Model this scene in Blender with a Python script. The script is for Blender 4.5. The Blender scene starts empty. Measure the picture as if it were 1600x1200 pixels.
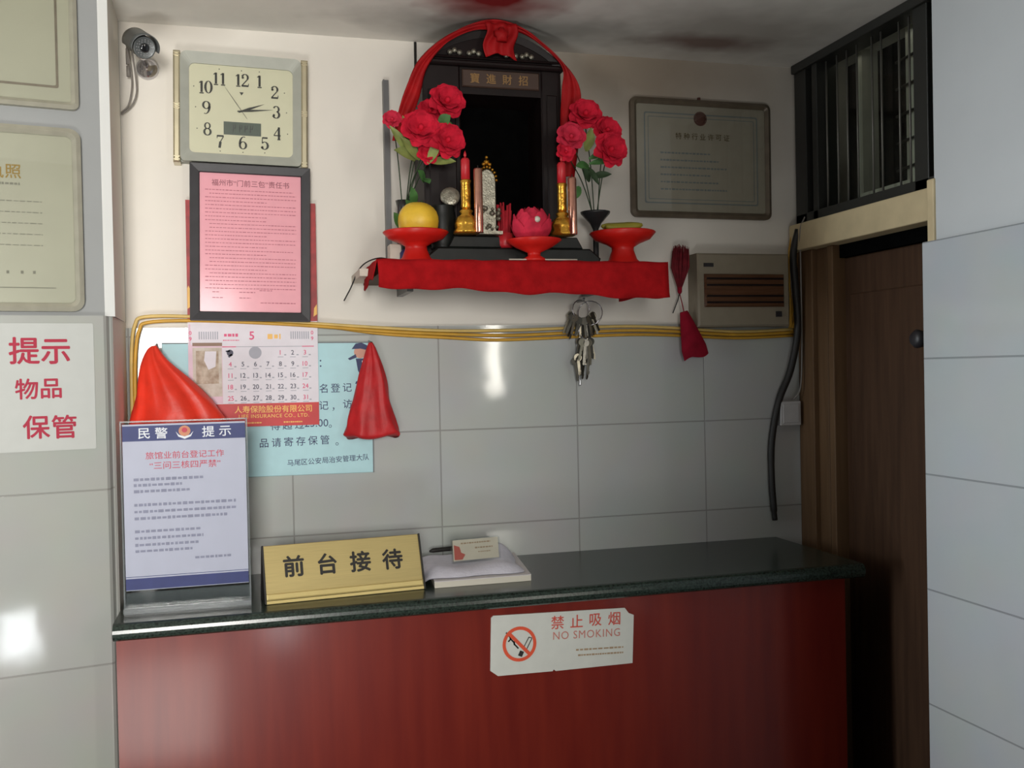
import bpy, bmesh, math, random
from mathutils import Vector, Matrix
S = bpy.context.scene
C = S.collection
random.seed(4)

# ------------------------------------------------------------------ camera
EYE = 1.47
cd = bpy.data.cameras.new('camera'); cam = bpy.data.objects.new('camera', cd); C.objects.link(cam)
FW = Vector((0.26179, 0.96503, -0.01322)); RT = Vector((0.96484, -0.26202, -0.02063)); UP = Vector((0.02337, 0.00735, 0.99970))
cam.matrix_world = Matrix(((RT.x, UP.x, -FW.x, 0), (RT.y, UP.y, -FW.y, 0), (RT.z, UP.z, -FW.z, EYE), (0, 0, 0, 1)))
cd.sensor_width = 36; cd.lens = 1523.8 * 36 / 1600; cd.clip_start = .02
S.camera = cam
# ------------------------------------------------------------------ world, lamps, exposure
w = bpy.data.worlds.new('world'); S.world = w; w.use_nodes = True
w.node_tree.nodes['Background'].inputs[0].default_value = (.62, .74, .86, 1)
w.node_tree.nodes['Background'].inputs[1].default_value = .012
def area(name, loc, look, sx, sy, power, col, spread=180):
    l = bpy.data.lights.new(name, 'AREA'); l.shape = 'RECTANGLE'; l.size = sx; l.size_y = sy; l.energy = power; l.color = col
    o = bpy.data.objects.new(name, l); C.objects.link(o); o.location = loc
    d = Vector(look) - Vector(loc); o.rotation_euler = d.to_track_quat('-Z', 'Y').to_euler(); l.spread = math.radians(spread); return o
area('daylight_entrance', (-.35, -2.0, 1.66), (-.88, 2, 1.36), .6, .65, 13.8, (1, .97, .92), 57)
area('fill_left', (-1.25, 1.30, 1.4), (1.13, 1.16, 1.4), .35, 1.6, 3.6, (.90, .97, 1), 52)  # added fill for the right wall; no opening stands there
area('daylight_low', (.15, -2.0, .17), (-.3, 1.3, 2.1), .18, .26, 1.0, (.92, .97, 1), 90)
area('fill_floor', (-.5, -.8, .05), (-.55, 1.6, 2.15), .7, .6, 6, (1, .97, .92), 72)  # added upward fill lifting the ceiling, in place of floor bounce
area('fill_next_room', (1.272, 1.70, 2.14), (1.272, 1.70, 1.0), .03, .48, .03, (1, .93, .78))  # added fill brightening the posts behind the window; no known lamp there
area('daylight_slit', (1.31, -1.2, 1.85), (.75, 1.6, 1.62), .09, 1.0, 8, (1, .95, .85))
S.view_settings.view_transform = 'Standard'; S.view_settings.look = 'None'; S.view_settings.gamma = 1
S.view_settings.use_curve_mapping = False; S.view_settings.exposure = 0.0

# ------------------------------------------------------------------ helpers
WO = {}
class Frame:
    """local board coordinates: a along, b up, d out of the surface"""
    def __init__(s, o, ex=(1, 0, 0), ez=(0, 0, 1), en=(0, -1, 0)):
        s.o = Vector(o); s.x = Vector(ex).normalized(); s.z = Vector(ez).normalized(); s.n = Vector(en).normalized()
    def p(s, a, b, d=0): return s.o + s.x * a + s.z * b + s.n * d
    def at(s, a, b, d=0, rot=0):
        c, q = math.cos(rot), math.sin(rot)
        return Frame(s.p(a, b, d), s.x * c + s.z * q, s.z * c - s.x * q, s.n)
class MB:
    def __init__(s): s.v = []; s.f = []; s.m = []; s.sm = []
    def add(s, vs, fs, m=0, smooth=False):
        b = len(s.v); s.v += [Vector(p) for p in vs]
        for f in fs: s.f.append(tuple(i + b for i in f)); s.m.append(m); s.sm.append(smooth)
        return s
    def box(s, x0, x1, y0, y1, z0, z1, m=0):
        return s.add([(x0, y0, z0), (x1, y0, z0), (x1, y1, z0), (x0, y1, z0), (x0, y0, z1), (x1, y0, z1), (x1, y1, z1), (x0, y1, z1)],
                     [(0, 3, 2, 1), (4, 5, 6, 7), (0, 1, 5, 4), (1, 2, 6, 5), (2, 3, 7, 6), (3, 0, 4, 7)], m)
    def prism(s, F, pts, d0, d1, m=0, bev=0, mside=None):
        """outline pts (a,b) counter clockwise seen from outside, from depth d0 to d1, bevelled by bev on the outer face"""
        n = len(pts); ms = m if mside is None else mside
        ar = sum(pts[i][0] * pts[(i + 1) % n][1] - pts[(i + 1) % n][0] * pts[i][1] for i in range(n))
        if ar < 0: pts = pts[::-1]
        rings = [[F.p(a, b, d0) for a, b in pts]]
        if bev:
            ins = inset(pts, bev)
            rings.append([F.p(a, b, d1 - bev) for a, b in pts]); rings.append([F.p(a, b, d1) for a, b in ins])
        else: rings.append([F.p(a, b, d1) for a, b in pts])
        vs = [p for r in rings for p in r]; k = len(rings)
        s.add(vs, [tuple(range((k - 1) * n, k * n))], m)
        base = len(s.v) - len(vs)
        for r in range(k - 1):
            for i in range(n):
                j = (i + 1) % n
                s.f.append((base + r * n + i, base + r * n + j, base + (r + 1) * n + j, base + (r + 1) * n + i)); s.m.append(ms); s.sm.append(False)
        s.f.append(tuple(base + i for i in reversed(range(n)))); s.m.append(ms); s.sm.append(False)
        return s
    def rect(s, F, a0, a1, b0, b1, d0, d1, m=0, bev=0, rad=0, seg=5):
        pts = rrect(a0, a1, b0, b1, rad, seg) if rad else [(a0, b0), (a1, b0), (a1, b1), (a0, b1)]
        return s.prism(F, pts, d0, d1, m, bev)
    def flat(s, F, pts, d, m=0):
        ar = sum(pts[i][0] * pts[(i + 1) % len(pts)][1] - pts[(i + 1) % len(pts)][0] * pts[i][1] for i in range(len(pts)))
        if ar < 0: pts = pts[::-1]
        return s.add([F.p(a, b, d) for a, b in pts], [tuple(range(len(pts)))], m)
    def bar(s, F, a0, b0, a1, b1, w, d, m=0, w1=None):
        """thin printed stroke between two points"""
        w1 = w if w1 is None else w1
        v = Vector((a1 - a0, b1 - b0)); l = v.length or 1e-9; nx, ny = -v.y / l, v.x / l
        return s.flat(F, [(a0 + nx * w / 2, b0 + ny * w / 2), (a0 - nx * w / 2, b0 - ny * w / 2), (a1 - nx * w1 / 2, b1 - ny * w1 / 2), (a1 + nx * w1 / 2, b1 + ny * w1 / 2)], d, m)
    def frame(s, F, out, inn, d0, d1, m=0, d1i=None):
        """ring between two outlines with equal point counts; d1 outer-edge depth, d1i inner-edge depth"""
        n = len(out); d1i = d1 if d1i is None else d1i
        R = [[F.p(a, b, d0) for a, b in out], [F.p(a, b, d1) for a, b in out], [F.p(a, b, d1i) for a, b in inn], [F.p(a, b, d0) for a, b in inn]]
        b0 = len(s.v); s.v += [p for r in R for p in r]
        for r in range(4):
            q = (r + 1) % 4
            for i in range(n):
                j = (i + 1) % n
                s.f.append((b0 + r * n + i, b0 + r * n + j, b0 + q * n + j, b0 + q * n + i)); s.m.append(m); s.sm.append(False)
        return s
    def tube(s, path, r, seg=8, m=0, caps=True):
        path = [Vector(p) for p in path]; n = len(path); rr = r if isinstance(r, (list, tuple)) else [r] * n
        t0 = (path[1] - path[0]).normalized(); nrm = t0.orthogonal().normalized(); vs = []
        for i, p in enumerate(path):
            t = (path[min(i + 1, n - 1)] - path[max(i - 1, 0)]).normalized()
            nrm = (nrm - t * nrm.dot(t)); nrm = nrm.normalized() if nrm.length > 1e-6 else t.orthogonal().normalized()
            bn = t.cross(nrm)
            for k in range(seg):
                a = 2 * math.pi * k / seg; vs.append(p + (nrm * math.cos(a) + bn * math.sin(a)) * rr[i])
        fs = [(i * seg + k, i * seg + (k + 1) % seg, (i + 1) * seg + (k + 1) % seg, (i + 1) * seg + k) for i in range(n - 1) for k in range(seg)]
        if caps: fs += [tuple(reversed(range(seg))), tuple(range((n - 1) * seg, n * seg))]
        return s.add(vs, fs, m, True)
    def lathe(s, o, prof, seg=24, m=0, axis=(0, 0, 1), sx=1, wob=None):
        """profile of (radius, height) turned about axis through o"""
        o = Vector(o); ax = Vector(axis).normalized(); e1 = Vector((1, 0, 0)) if abs(ax.x) < .9 else Vector((0, 1, 0))
        e1 = (e1 - ax * e1.dot(ax)).normalized(); e2 = ax.cross(e1); vs = []
        for r, h in prof:
            for k in range(seg):
                a = 2 * math.pi * k / seg; q = r * (wob(a, h) if wob else 1)
                vs.append(o + e1 * (math.cos(a) * q * sx) + e2 * (math.sin(a) * q) + ax * h)
        n = len(prof)
        fs = [(i * seg + k, i * seg + (k + 1) % seg, (i + 1) * seg + (k + 1) % seg, (i + 1) * seg + k) for i in range(n - 1) for k in range(seg)]
        fs += [tuple(reversed(range(seg))), tuple(range((n - 1) * seg, n * seg))]
        return s.add(vs, fs, m, True)
    def grid(s, fn, nu, nv, m=0, smooth=True):
        vs = [fn(i / nu, j / nv) for j in range(nv + 1) for i in range(nu + 1)]
        fs = [(j * (nu + 1) + i, j * (nu + 1) + i + 1, (j + 1) * (nu + 1) + i + 1, (j + 1) * (nu + 1) + i) for j in range(nv) for i in range(nu)]
        return s.add(vs, fs, m, smooth)
    def disc(s, F, a, b, r, d, m=0, seg=28, r0=0):
        if r0:
            vs = [F.p(a + math.cos(t) * q, b + math.sin(t) * q, d) for q in (r, r0) for t in [2 * math.pi * k / seg for k in range(seg)]]
            return s.add(vs, [(k, (k + 1) % seg, seg + (k + 1) % seg, seg + k) for k in range(seg)], m)
        return s.flat(F, [(a + math.cos(2 * math.pi * k / seg) * r, b + math.sin(2 * math.pi * k / seg) * r) for k in range(seg)], d, m)
    def text(s, F, t, a, b, size, d=.0006, m=0, bold=0, sx=1, track=1.0, align='CENTER', vcen=True):
        vs, fs, (x0, x1, y0, y1) = glyphs(t, 0, track)
        if not vs: return s
        if bold > 0: 
            n0 = len(vs); k = bold * .9; sh_ = [(0, 0), (k, 0), (-k, 0), (0, k), (0, -k)]
            fs = [tuple(i + n0 * q for i in f) for q in range(5) for f in fs]; vs = [(x + a_, y + b_, q * 2e-5) for q, (a_, b_) in enumerate(sh_) for x, y, *_ in vs]
        else: vs = [(x, y, 0) for x, y in vs]
        ox = {'CENTER': (x0 + x1) / 2, 'LEFT': x0, 'RIGHT': x1}[align]; oy = (y0 + y1) / 2 if vcen else 0
        return s.add([F.p(a + (x - ox) * size * sx, b + (y - oy) * size, d + e_) for x, y, e_ in vs], fs, m)
    def build(s, name, mats, parent=None, solid=0, sub=0, bevel=0):
        me = bpy.data.meshes.new(name); mats = mats if isinstance(mats, (list, tuple)) else [mats]
        lo = Vector((min(p.x for p in s.v), min(p.y for p in s.v), min(p.z for p in s.v))); hi = Vector((max(p.x for p in s.v), max(p.y for p in s.v), max(p.z for p in s.v)))
        org = (lo + hi) / 2
        if parent is None: org.z = lo.z
        me.from_pydata([p - org for p in s.v], [], s.f)
        for q in mats: me.materials.append(q)
        me.polygons.foreach_set('material_index', s.m); me.polygons.foreach_set('use_smooth', s.sm); me.update()
        o = bpy.data.objects.new(name, me); C.objects.link(o)
        if parent is None: o.location = org
        else: o.parent = parent; o.location = org - WO[parent.name]
        WO[o.name] = org
        if solid: q = o.modifiers.new('t', 'SOLIDIFY'); q.thickness = solid; q.offset = 0
        if bevel: q = o.modifiers.new('b', 'BEVEL'); q.width = bevel; q.segments = 2; q.limit_method = 'ANGLE'
        if sub: q = o.modifiers.new('s', 'SUBSURF'); q.levels = sub; q.render_levels = sub
        return o
def inset(pts, k):
    n = len(pts); out = []
    for i in range(n):
        p = Vector(pts[i]); a = Vector(pts[i - 1]); c = Vector(pts[(i + 1) % n]); e1 = (p - a).normalized(); e2 = (c - p).normalized()
        n1 = Vector((-e1.y, e1.x)); n2 = Vector((-e2.y, e2.x)); bis = n1 + n2
        bis = bis.normalized() if bis.length > 1e-6 else n1
        out.append(tuple(p + bis * k / max(.35, bis.dot(n1))))
    return out
def rrect(a0, a1, b0, b1, r, seg=5):
    pts = []
    for cx, cy, s0 in ((a1 - r, b0 + r, -90), (a1 - r, b1 - r, 0), (a0 + r, b1 - r, 90), (a0 + r, b0 + r, 180)):
        for k in range(seg + 1):
            t = math.radians(s0 + 90 * k / seg); pts.append((cx + r * math.cos(t), cy + r * math.sin(t)))
    return pts
_G = {}
def glyphs(t, bold, track):
    key = (t, bold, track)
    if key not in _G:
        cu = bpy.data.curves.new('g', 'FONT'); cu.body = t; cu.size = 1; cu.offset = bold; cu.resolution_u = 3; cu.space_character = track
        o = bpy.data.objects.new('g', cu); C.objects.link(o); bpy.context.view_layer.update()
        me = bpy.data.meshes.new_from_object(o.evaluated_get(bpy.context.evaluated_depsgraph_get()))
        vs = [(v.co.x, v.co.y) for v in me.vertices]; fs = [tuple(p.vertices) for p in me.polygons]
        bb = (min([v[0] for v in vs] or [0]), max([v[0] for v in vs] or [0]), min([v[1] for v in vs] or [0]), max([v[1] for v in vs] or [0]))
        bpy.data.objects.remove(o); bpy.data.curves.remove(cu); bpy.data.meshes.remove(me)
        _G[key] = (vs, fs, bb)
    return _G[key]
def thing(name, label, cat, loc, group=None):
    o = bpy.data.objects.new(name, None); C.objects.link(o); o.location = loc; o.empty_display_size = .02; WO[o.name] = Vector(loc)
    return tag(o, label, cat, group)
def tag(o, label, cat, group=None):
    o['label'] = label; o['category'] = cat
    if group: o['group'] = group
    return o
def struct(o, label=None):
    o['kind'] = 'structure'
    if label: o['label'] = label
    return o
def bez(pts, n=8):
    """smooth path through points (Catmull-Rom)"""
    P = [Vector(p) for p in pts]; P = [P[0] * 2 - P[1]] + P + [P[-1] * 2 - P[-2]]; out = []
    for i in range(1, len(P) - 2):
        for k in range(n):
            t = k / n; a, b, c, d = P[i - 1], P[i], P[i + 1], P[i + 2]
            out.append(.5 * ((2 * b) + (c - a) * t + (2 * a - 5 * b + 4 * c - d) * t * t + (3 * b - a - 3 * c + d) * t ** 3))
    return out + [P[-2]]
# scribble lines standing for the illegible small print of a sheet
def fineprint(mb, F, a0, a1, b, h, d, m, seed, dash=.006):
    r = random.Random(seed); a = a0
    while a < a1:
        l = dash * r.uniform(.5, 1.1); e = min(a + l, a1); k = h * r.uniform(.7, 1)
        mb.rect(F, a, e, b - k / 2, b + k / 2, d - .0002, d, m); a = e + dash * r.uniform(.18, .3)

# ------------------------------------------------------------------ materials
def mat(name, col, rough=.6, metal=0, coat=0, var=.06, scale=40, bump=0, spec=.5, trans=0, alpha=1, sss=0, emit=0, aniso=None, col2=None, bscale=None, detail=4):
    m = bpy.data.materials.new(name); m.use_nodes = True; nt = m.node_tree; N = nt.nodes; L = nt.links; b = N['Principled BSDF']
    b.inputs['Roughness'].default_value = rough; b.inputs['Metallic'].default_value = metal; b.inputs['Coat Weight'].default_value = coat
    b.inputs['Coat Roughness'].default_value = .12; b.inputs['Specular IOR Level'].default_value = spec
    b.inputs['Transmission Weight'].default_value = trans; b.inputs['Alpha'].default_value = alpha
    if sss: b.inputs['Subsurface Weight'].default_value = sss; b.inputs['Subsurface Scale'].default_value = .01
    tc = N.new('ShaderNodeTexCoord'); mp = N.new('ShaderNodeMapping'); L.new(tc.outputs['Object'], mp.inputs[0])
    if aniso: mp.inputs['Scale'].default_value = aniso
    nz = N.new('ShaderNodeTexNoise'); nz.inputs['Scale'].default_value = scale; nz.inputs['Detail'].default_value = detail; L.new(mp.outputs[0], nz.inputs[0])
    cr = N.new('ShaderNodeValToRGB'); cr.color_ramp.elements[0].position = .3; cr.color_ramp.elements[1].position = .7
    c2 = col2 or [min(1, c * (1 + var)) for c in col]; c1 = col if col2 else [c * (1 - var) for c in col]
    cr.color_ramp.elements[0].color = (*c1[:3], 1); cr.color_ramp.elements[1].color = (*c2[:3], 1)
    L.new(nz.outputs[0], cr.inputs[0]); L.new(cr.outputs[0], b.inputs['Base Color'])
    if bump:
        bp = N.new('ShaderNodeBump'); bp.inputs['Strength'].default_value = bump; bp.inputs['Distance'].default_value = .002
        n2 = N.new('ShaderNodeTexNoise'); n2.inputs['Scale'].default_value = bscale or scale * 3; n2.inputs['Detail'].default_value = 3
        L.new(mp.outputs[0], n2.inputs[0]); L.new(n2.outputs[0], bp.inputs['Height']); L.new(bp.outputs[0], b.inputs['Normal'])
    return m
def tile_mat(name, ax, off, tw, th, col, grout, rot=None):
    """glazed tiles laid in a straight grid; ax = which world axes run along and up"""
    m = bpy.data.materials.new(name); m.use_nodes = True; nt = m.node_tree; N = nt.nodes; L = nt.links; b = N['Principled BSDF']
    g = N.new('ShaderNodeNewGeometry'); mp = N.new('ShaderNodeMapping'); L.new(g.outputs['Position'], mp.inputs[0])
    sp = N.new('ShaderNodeSeparateXYZ'); L.new(mp.outputs[0], sp.inputs[0])
    cb = N.new('ShaderNodeCombineXYZ'); ad = []
    for i in range(2):
        a = N.new('ShaderNodeMath'); a.operation = 'SUBTRACT'; a.inputs[1].default_value = off[i]; L.new(sp.outputs[ax[i]], a.inputs[0]); L.new(a.outputs[0], cb.inputs[i])
    br = N.new('ShaderNodeTexBrick'); br.offset = 0; br.squash = 1
    for k, v in (('Scale', 1), ('Mortar Size', .0016), ('Mortar Smooth', .3), ('Bias', 0), ('Brick Width', tw), ('Row Height', th)): br.inputs[k].default_value = v
    br.inputs['Color1'].default_value = (*col, 1); br.inputs['Color2'].default_value = (*[c * .965 for c in col], 1); br.inputs['Mortar'].default_value = (*grout, 1)
    L.new(cb.outputs[0], br.inputs['Vector'])
    nz = N.new('ShaderNodeTexNoise'); nz.inputs['Scale'].default_value = 9; L.new(g.outputs['Position'], nz.inputs[0])
    mx = N.new('ShaderNodeMix'); mx.data_type = 'RGBA'; mx.blend_type = 'MULTIPLY'; mx.inputs[0].default_value = .12
    L.new(br.outputs['Color'], mx.inputs[6]); L.new(nz.outputs['Color'], mx.inputs[7]); L.new(mx.outputs[2], b.inputs['Base Color'])
    b.inputs['Roughness'].default_value = .07; b.inputs['Specular IOR Level'].default_value = .45
    inv = N.new('ShaderNodeMath'); inv.operation = 'MULTIPLY_ADD'; inv.inputs[1].default_value = -1; inv.inputs[2].default_value = 1; L.new(br.outputs['Fac'], inv.inputs[0])
    n2 = N.new('ShaderNodeTexNoise'); n2.inputs['Scale'].default_value = 14; n2.inputs['Detail'].default_value = 1; L.new(g.outputs['Position'], n2.inputs[0])
    b1 = N.new('ShaderNodeBump'); b1.inputs['Strength'].default_value = .07; b1.inputs['Distance'].default_value = .004; L.new(n2.outputs[0], b1.inputs['Height'])
    b2 = N.new('ShaderNodeBump'); b2.inputs['Strength'].default_value = .7; b2.inputs['Distance'].default_value = .001; L.new(inv.outputs[0], b2.inputs['Height']); L.new(b1.outputs[0], b2.inputs['Normal'])
    L.new(b2.outputs[0], b.inputs['Normal'])
    return m
def clear(name, tint=(1, 1, 1), gloss=.08, rough=.03):
    """thin clear sheet: lets light straight through and mirrors a little"""
    m = bpy.data.materials.new(name); m.use_nodes = True; nt = m.node_tree; N = nt.nodes; L = nt.links; N.remove(N['Principled BSDF'])
    t = N.new('ShaderNodeBsdfTransparent'); t.inputs[0].default_value = (*tint, 1); g = N.new('ShaderNodeBsdfGlossy'); g.inputs['Roughness'].default_value = rough
    x = N.new('ShaderNodeMixShader'); x.inputs[0].default_value = gloss; L.new(t.outputs[0], x.inputs[1]); L.new(g.outputs[0], x.inputs[2]); L.new(x.outputs[0], N['Material Output'].inputs[0])
    return m
def ceiling_mat():
    """whitewash with soot, two rusty red blotches and, at the right, painted-in shade"""
    m = mat('ceiling_plaster', (.84, .82, .77), .9, var=.03, scale=12, bump=.15, bscale=60); nt = m.node_tree; N = nt.nodes; L = nt.links; b = N['Principled BSDF']
    prev = b.inputs['Base Color'].links[0].from_socket; g = N.new('ShaderNodeNewGeometry')
    for (x, y, rx, ry, col, amt) in ((.458, 1.735, .15, .17, (.26, .004, .006), 1.0), (.95, 1.875, .17, .06, (.16, .03, .02), .75), (.50, 1.87, .36, .10, (.16, .15, .13), .55), (.98, 1.80, .34, .20, (.17, .14, .11), .5)):  # last spot puts the shade of the right-hand ceiling into the colour
        mp = N.new('ShaderNodeMapping'); mp.vector_type = 'POINT'; mp.inputs['Location'].default_value = (-x / rx, -y / ry, 0); mp.inputs['Scale'].default_value = (1 / rx, 1 / ry, 0)
        L.new(g.outputs['Position'], mp.inputs[0]); ln = N.new('ShaderNodeVectorMath'); ln.operation = 'LENGTH'; L.new(mp.outputs[0], ln.inputs[0])
        nz = N.new('ShaderNodeTexNoise'); nz.inputs['Scale'].default_value = 14; L.new(g.outputs['Position'], nz.inputs[0])
        ad = N.new('ShaderNodeMath'); ad.operation = 'MULTIPLY_ADD'; ad.inputs[1].default_value = .7; L.new(nz.outputs[0], ad.inputs[0]); L.new(ln.outputs['Value'], ad.inputs[2])
        mr = N.new('ShaderNodeMapRange'); mr.inputs[1].default_value = .6; mr.inputs[2].default_value = 1.4; mr.inputs[3].default_value = amt; mr.inputs[4].default_value = 0; L.new(ad.outputs[0], mr.inputs[0])
        mx = N.new('ShaderNodeMix'); mx.data_type = 'RGBA'; L.new(mr.outputs[0], mx.inputs[0]); L.new(prev, mx.inputs[6]); mx.inputs[7].default_value = (*col, 1); prev = mx.outputs[2]
    L.new(prev, b.inputs['Base Color']); return m
M = {}
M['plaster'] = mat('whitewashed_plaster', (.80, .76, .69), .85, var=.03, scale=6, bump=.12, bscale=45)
def soot_and_shade(m, spots):
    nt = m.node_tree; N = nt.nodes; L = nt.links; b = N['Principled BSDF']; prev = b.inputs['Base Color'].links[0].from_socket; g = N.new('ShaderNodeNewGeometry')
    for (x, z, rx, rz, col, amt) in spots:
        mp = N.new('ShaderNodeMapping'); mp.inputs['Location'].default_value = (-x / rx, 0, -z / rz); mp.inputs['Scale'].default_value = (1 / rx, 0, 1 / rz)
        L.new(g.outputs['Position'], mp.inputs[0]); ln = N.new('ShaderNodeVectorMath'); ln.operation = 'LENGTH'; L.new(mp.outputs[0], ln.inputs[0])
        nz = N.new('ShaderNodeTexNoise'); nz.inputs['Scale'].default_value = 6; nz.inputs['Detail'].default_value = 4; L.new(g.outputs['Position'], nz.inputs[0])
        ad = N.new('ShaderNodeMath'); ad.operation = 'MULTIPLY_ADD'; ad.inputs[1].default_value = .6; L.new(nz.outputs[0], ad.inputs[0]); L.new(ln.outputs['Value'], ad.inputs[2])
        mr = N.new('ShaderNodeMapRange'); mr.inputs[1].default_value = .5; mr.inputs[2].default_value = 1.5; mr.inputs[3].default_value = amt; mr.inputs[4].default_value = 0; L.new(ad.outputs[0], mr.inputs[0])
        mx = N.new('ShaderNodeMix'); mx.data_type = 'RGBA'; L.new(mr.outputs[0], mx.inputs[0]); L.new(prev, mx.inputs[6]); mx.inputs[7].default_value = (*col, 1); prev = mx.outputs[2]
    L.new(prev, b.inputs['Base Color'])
soot_and_shade(M['plaster'], [(.86, 2.13, .42, .24, (.30, .225, .155), .8), (-.17, 2.16, .16, .05, (.40, .36, .31), .6)])  # upper right spot: mostly shade painted into the plaster, partly smoke brown
M['greyplaster'] = mat('grey_painted_plaster', (.30, .31, .31), .8, var=.03, scale=8, bump=.12, bscale=45)
M['whiteplaster'] = mat('white_painted_edge', (.90, .92, .90), .7, var=.02, scale=8, bump=.08)
M['pillar'] = mat('pillar_plaster', (.56, .58, .59), .8, var=.02, scale=8, bump=.1, bscale=50)
M['cream'] = mat('cream_painted_wood', (.62, .50, .30), .6, var=.12, scale=14, bump=.2)
D = 1.987; CE = 2.1516; XA = 1.22; XT = 1.131; XP = 1.16; ZC = 1.08
M['tile_back'] = tile_mat('white_wall_tiles', (0, 2), (.083 - 3, 1.35 - 2), .3, .2, (.53, .55, .535), (.36, .36, .35))
M['tile_left'] = tile_mat('pale_wall_tiles', (0, 2), (-.223 - 4 * .2955, 1.58 - 9 * .2965), .2955 * 4, .2965, (.40, .41, .385), (.30, .30, .28))
M['tile_right'] = tile_mat('bluish_wall_tiles', (1, 2), (1.445 - 9 * .6, 1.677 - 10 * .2), .6, .2, (.50, .53, .545), (.30, .32, .33))
M['ceil'] = ceiling_mat()
M['floor'] = mat('floor_stone', (.28, .26, .24), .4, var=.15, scale=18)
M['granite'] = mat('dark_green_granite', (.008, .014, .011), .24, var=.2, scale=260, col2=(.035, .055, .044), detail=2)
M['wood'] = mat('red_varnished_plywood', (.150, .010, .006), .32, scale=7, aniso=(5, 5, .4), col2=(.205, .019, .009), coat=.25, bump=.04, spec=.35)
M['darkwood'] = mat('brown_door_wood', (.048, .023, .012), .6, spec=.25, scale=9, aniso=(8, 8, .6), col2=(.072, .036, .019))
M['framewood'] = mat('light_brown_frame_wood', (.12, .066, .032), .55, spec=.3, scale=9, aniso=(8, 8, .6), col2=(.16, .092, .046))
M['black'] = mat('black_lacquer', (.008, .007, .008), .4, var=.2, spec=.2)
M['void'] = mat('flat_black', (.003, .003, .003), .9, var=.2, spec=0)  # paints in the next room's darkness; also shrine niche and door head
M['lacquer'] = mat('dark_brown_lacquer', (.010, .005, .005), .45, var=.3, scale=20, spec=.25)
M['redcloth'] = mat('red_cotton_cloth', (.34, .007, .009), .95, spec=.1, var=.18, scale=50, bump=.3, bscale=300)
M['redsatin'] = mat('red_satin_sash', (.36, .007, .009), .6, spec=.2, var=.2, scale=30, bump=.2)
M['redplastic'] = mat('red_plastic', (.56, .012, .008), .4, var=.08, spec=.35)
M['redbag'] = mat('thin_red_plastic_film', (.76, .040, .018), .42, var=.16, scale=24, bump=.7, bscale=34, spec=.4)
M['redbag2'] = mat('thin_dark_red_plastic_film', (.50, .016, .020), .5, var=.2, scale=30, bump=.7, bscale=55, spec=.35)
M['bagstain'] = mat('dark_contents_print', (.10, .012, .010), .6)
M['pinkpaper'] = mat('pink_paper', (.80, .34, .40), .5, var=.03, coat=.15)
M['pinkink'] = mat('faded_print_on_pink', (.50, .17, .22), .7)
M['pinkink2'] = mat('dark_print_on_pink', (.30, .10, .13), .7)
M['blackframe'] = mat('black_picture_frame', (.022, .020, .024), .45, var=.2)
M['white'] = mat('white_paper', (.78, .74, .80), .7, var=.03)
M['calpink'] = mat('pink_calendar_print', (.72, .12, .24), .7)
M['calpale'] = mat('pale_pink_calendar_margin', (.76, .56, .66), .7)
M['calgrey'] = mat('grey_calendar_print', (.10, .10, .14), .7)
M['callight'] = mat('light_grey_calendar_print', (.42, .42, .48), .7)
M['gold_ink'] = mat('gold_printing', (.85, .48, .10), .5)
M['calred'] = mat('red_calendar_banner', (.55, .018, .020), .5, var=.12, scale=20)
M['calback'] = mat('dark_red_calendar_board', (.36, .018, .020), .5, var=.3, scale=40)
M['calphoto'] = mat('sepia_picture', (.30, .20, .13), .6, scale=70, col2=(.62, .52, .42))
M['calphotolight'] = mat('sepia_picture_light', (.68, .62, .56), .6, scale=60, col2=(.5, .42, .34))
M['caltan'] = mat('tan_calendar_bar', (.30, .20, .15), .7)
M['blueboard'] = mat('pale_blue_sign_board', (.47, .72, .77), .6, var=.03, spec=.2)
M['navyink'] = mat('navy_sign_print', (.035, .045, .13), .6)
M['navy'] = mat('navy_blue_print', (.035, .045, .20), .5, var=.1)
M['skinprint'] = mat('printed_skin_tone', (.62, .32, .24), .6)
M['sheet'] = mat('lilac_white_sheet', (.58, .58, .72), .45, var=.02)
M['redink'] = mat('red_print', (.62, .06, .10), .6)
M['greyink'] = mat('grey_print', (.33, .33, .45), .6)
M['whiteink'] = mat('white_print', (.85, .86, .92), .6)
M['orangeprint'] = mat('gold_and_red_emblem_print', (.72, .28, .14), .5)
M['acrylic'] = clear('clear_acrylic', (.95, .96, .96), .05)
M['acrylicedge'] = mat('acrylic_edge', (.30, .33, .34), .15, alpha=.45)
M['glass'] = clear('clear_glass', (.97, .98, .97), .03)
M['dirtyglass'] = clear('dirty_window_glass', (.86, .88, .85), .05, .1)
M['goldplate'] = mat('brushed_gold_plate', (.53, .42, .18), .42, metal=.5, scale=60, aniso=(.3, 1, 20), var=.08)
M['goldlip'] = mat('polished_gold_lip', (.80, .64, .27), .3, metal=.35, var=.04)
M['ink'] = mat('black_letters', (.012, .010, .008), .5)
M['towel'] = mat('white_towel', (.72, .71, .80), .95, var=.04, scale=80, bump=.6, bscale=200)
M['book'] = mat('cream_page_block', (.72, .68, .58), .8, var=.04, aniso=(1, 1, 40), scale=30)
M['bookcover'] = mat('pale_book_cover', (.70, .66, .66), .6, var=.03)
M['card'] = mat('cream_business_card', (.66, .60, .48), .5)
M['cardred'] = mat('red_card_print', (.52, .10, .07), .5)
M['plate'] = mat('white_plastic_sign', (.66, .67, .62), .4, var=.03)
M['signred'] = mat('orange_red_sign_print', (.74, .085, .030), .5)
M['signred2'] = mat('orange_red_characters', (.60, .075, .05), .5)
M['signpink'] = mat('faded_red_sign_print', (.56, .19, .15), .5)
M['signtan'] = mat('tan_sign_print', (.40, .28, .17), .5)
M['clockcase'] = mat('silver_grey_clock_case', (.40, .41, .36), .5, metal=.1, spec=.3, var=.05)
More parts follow.
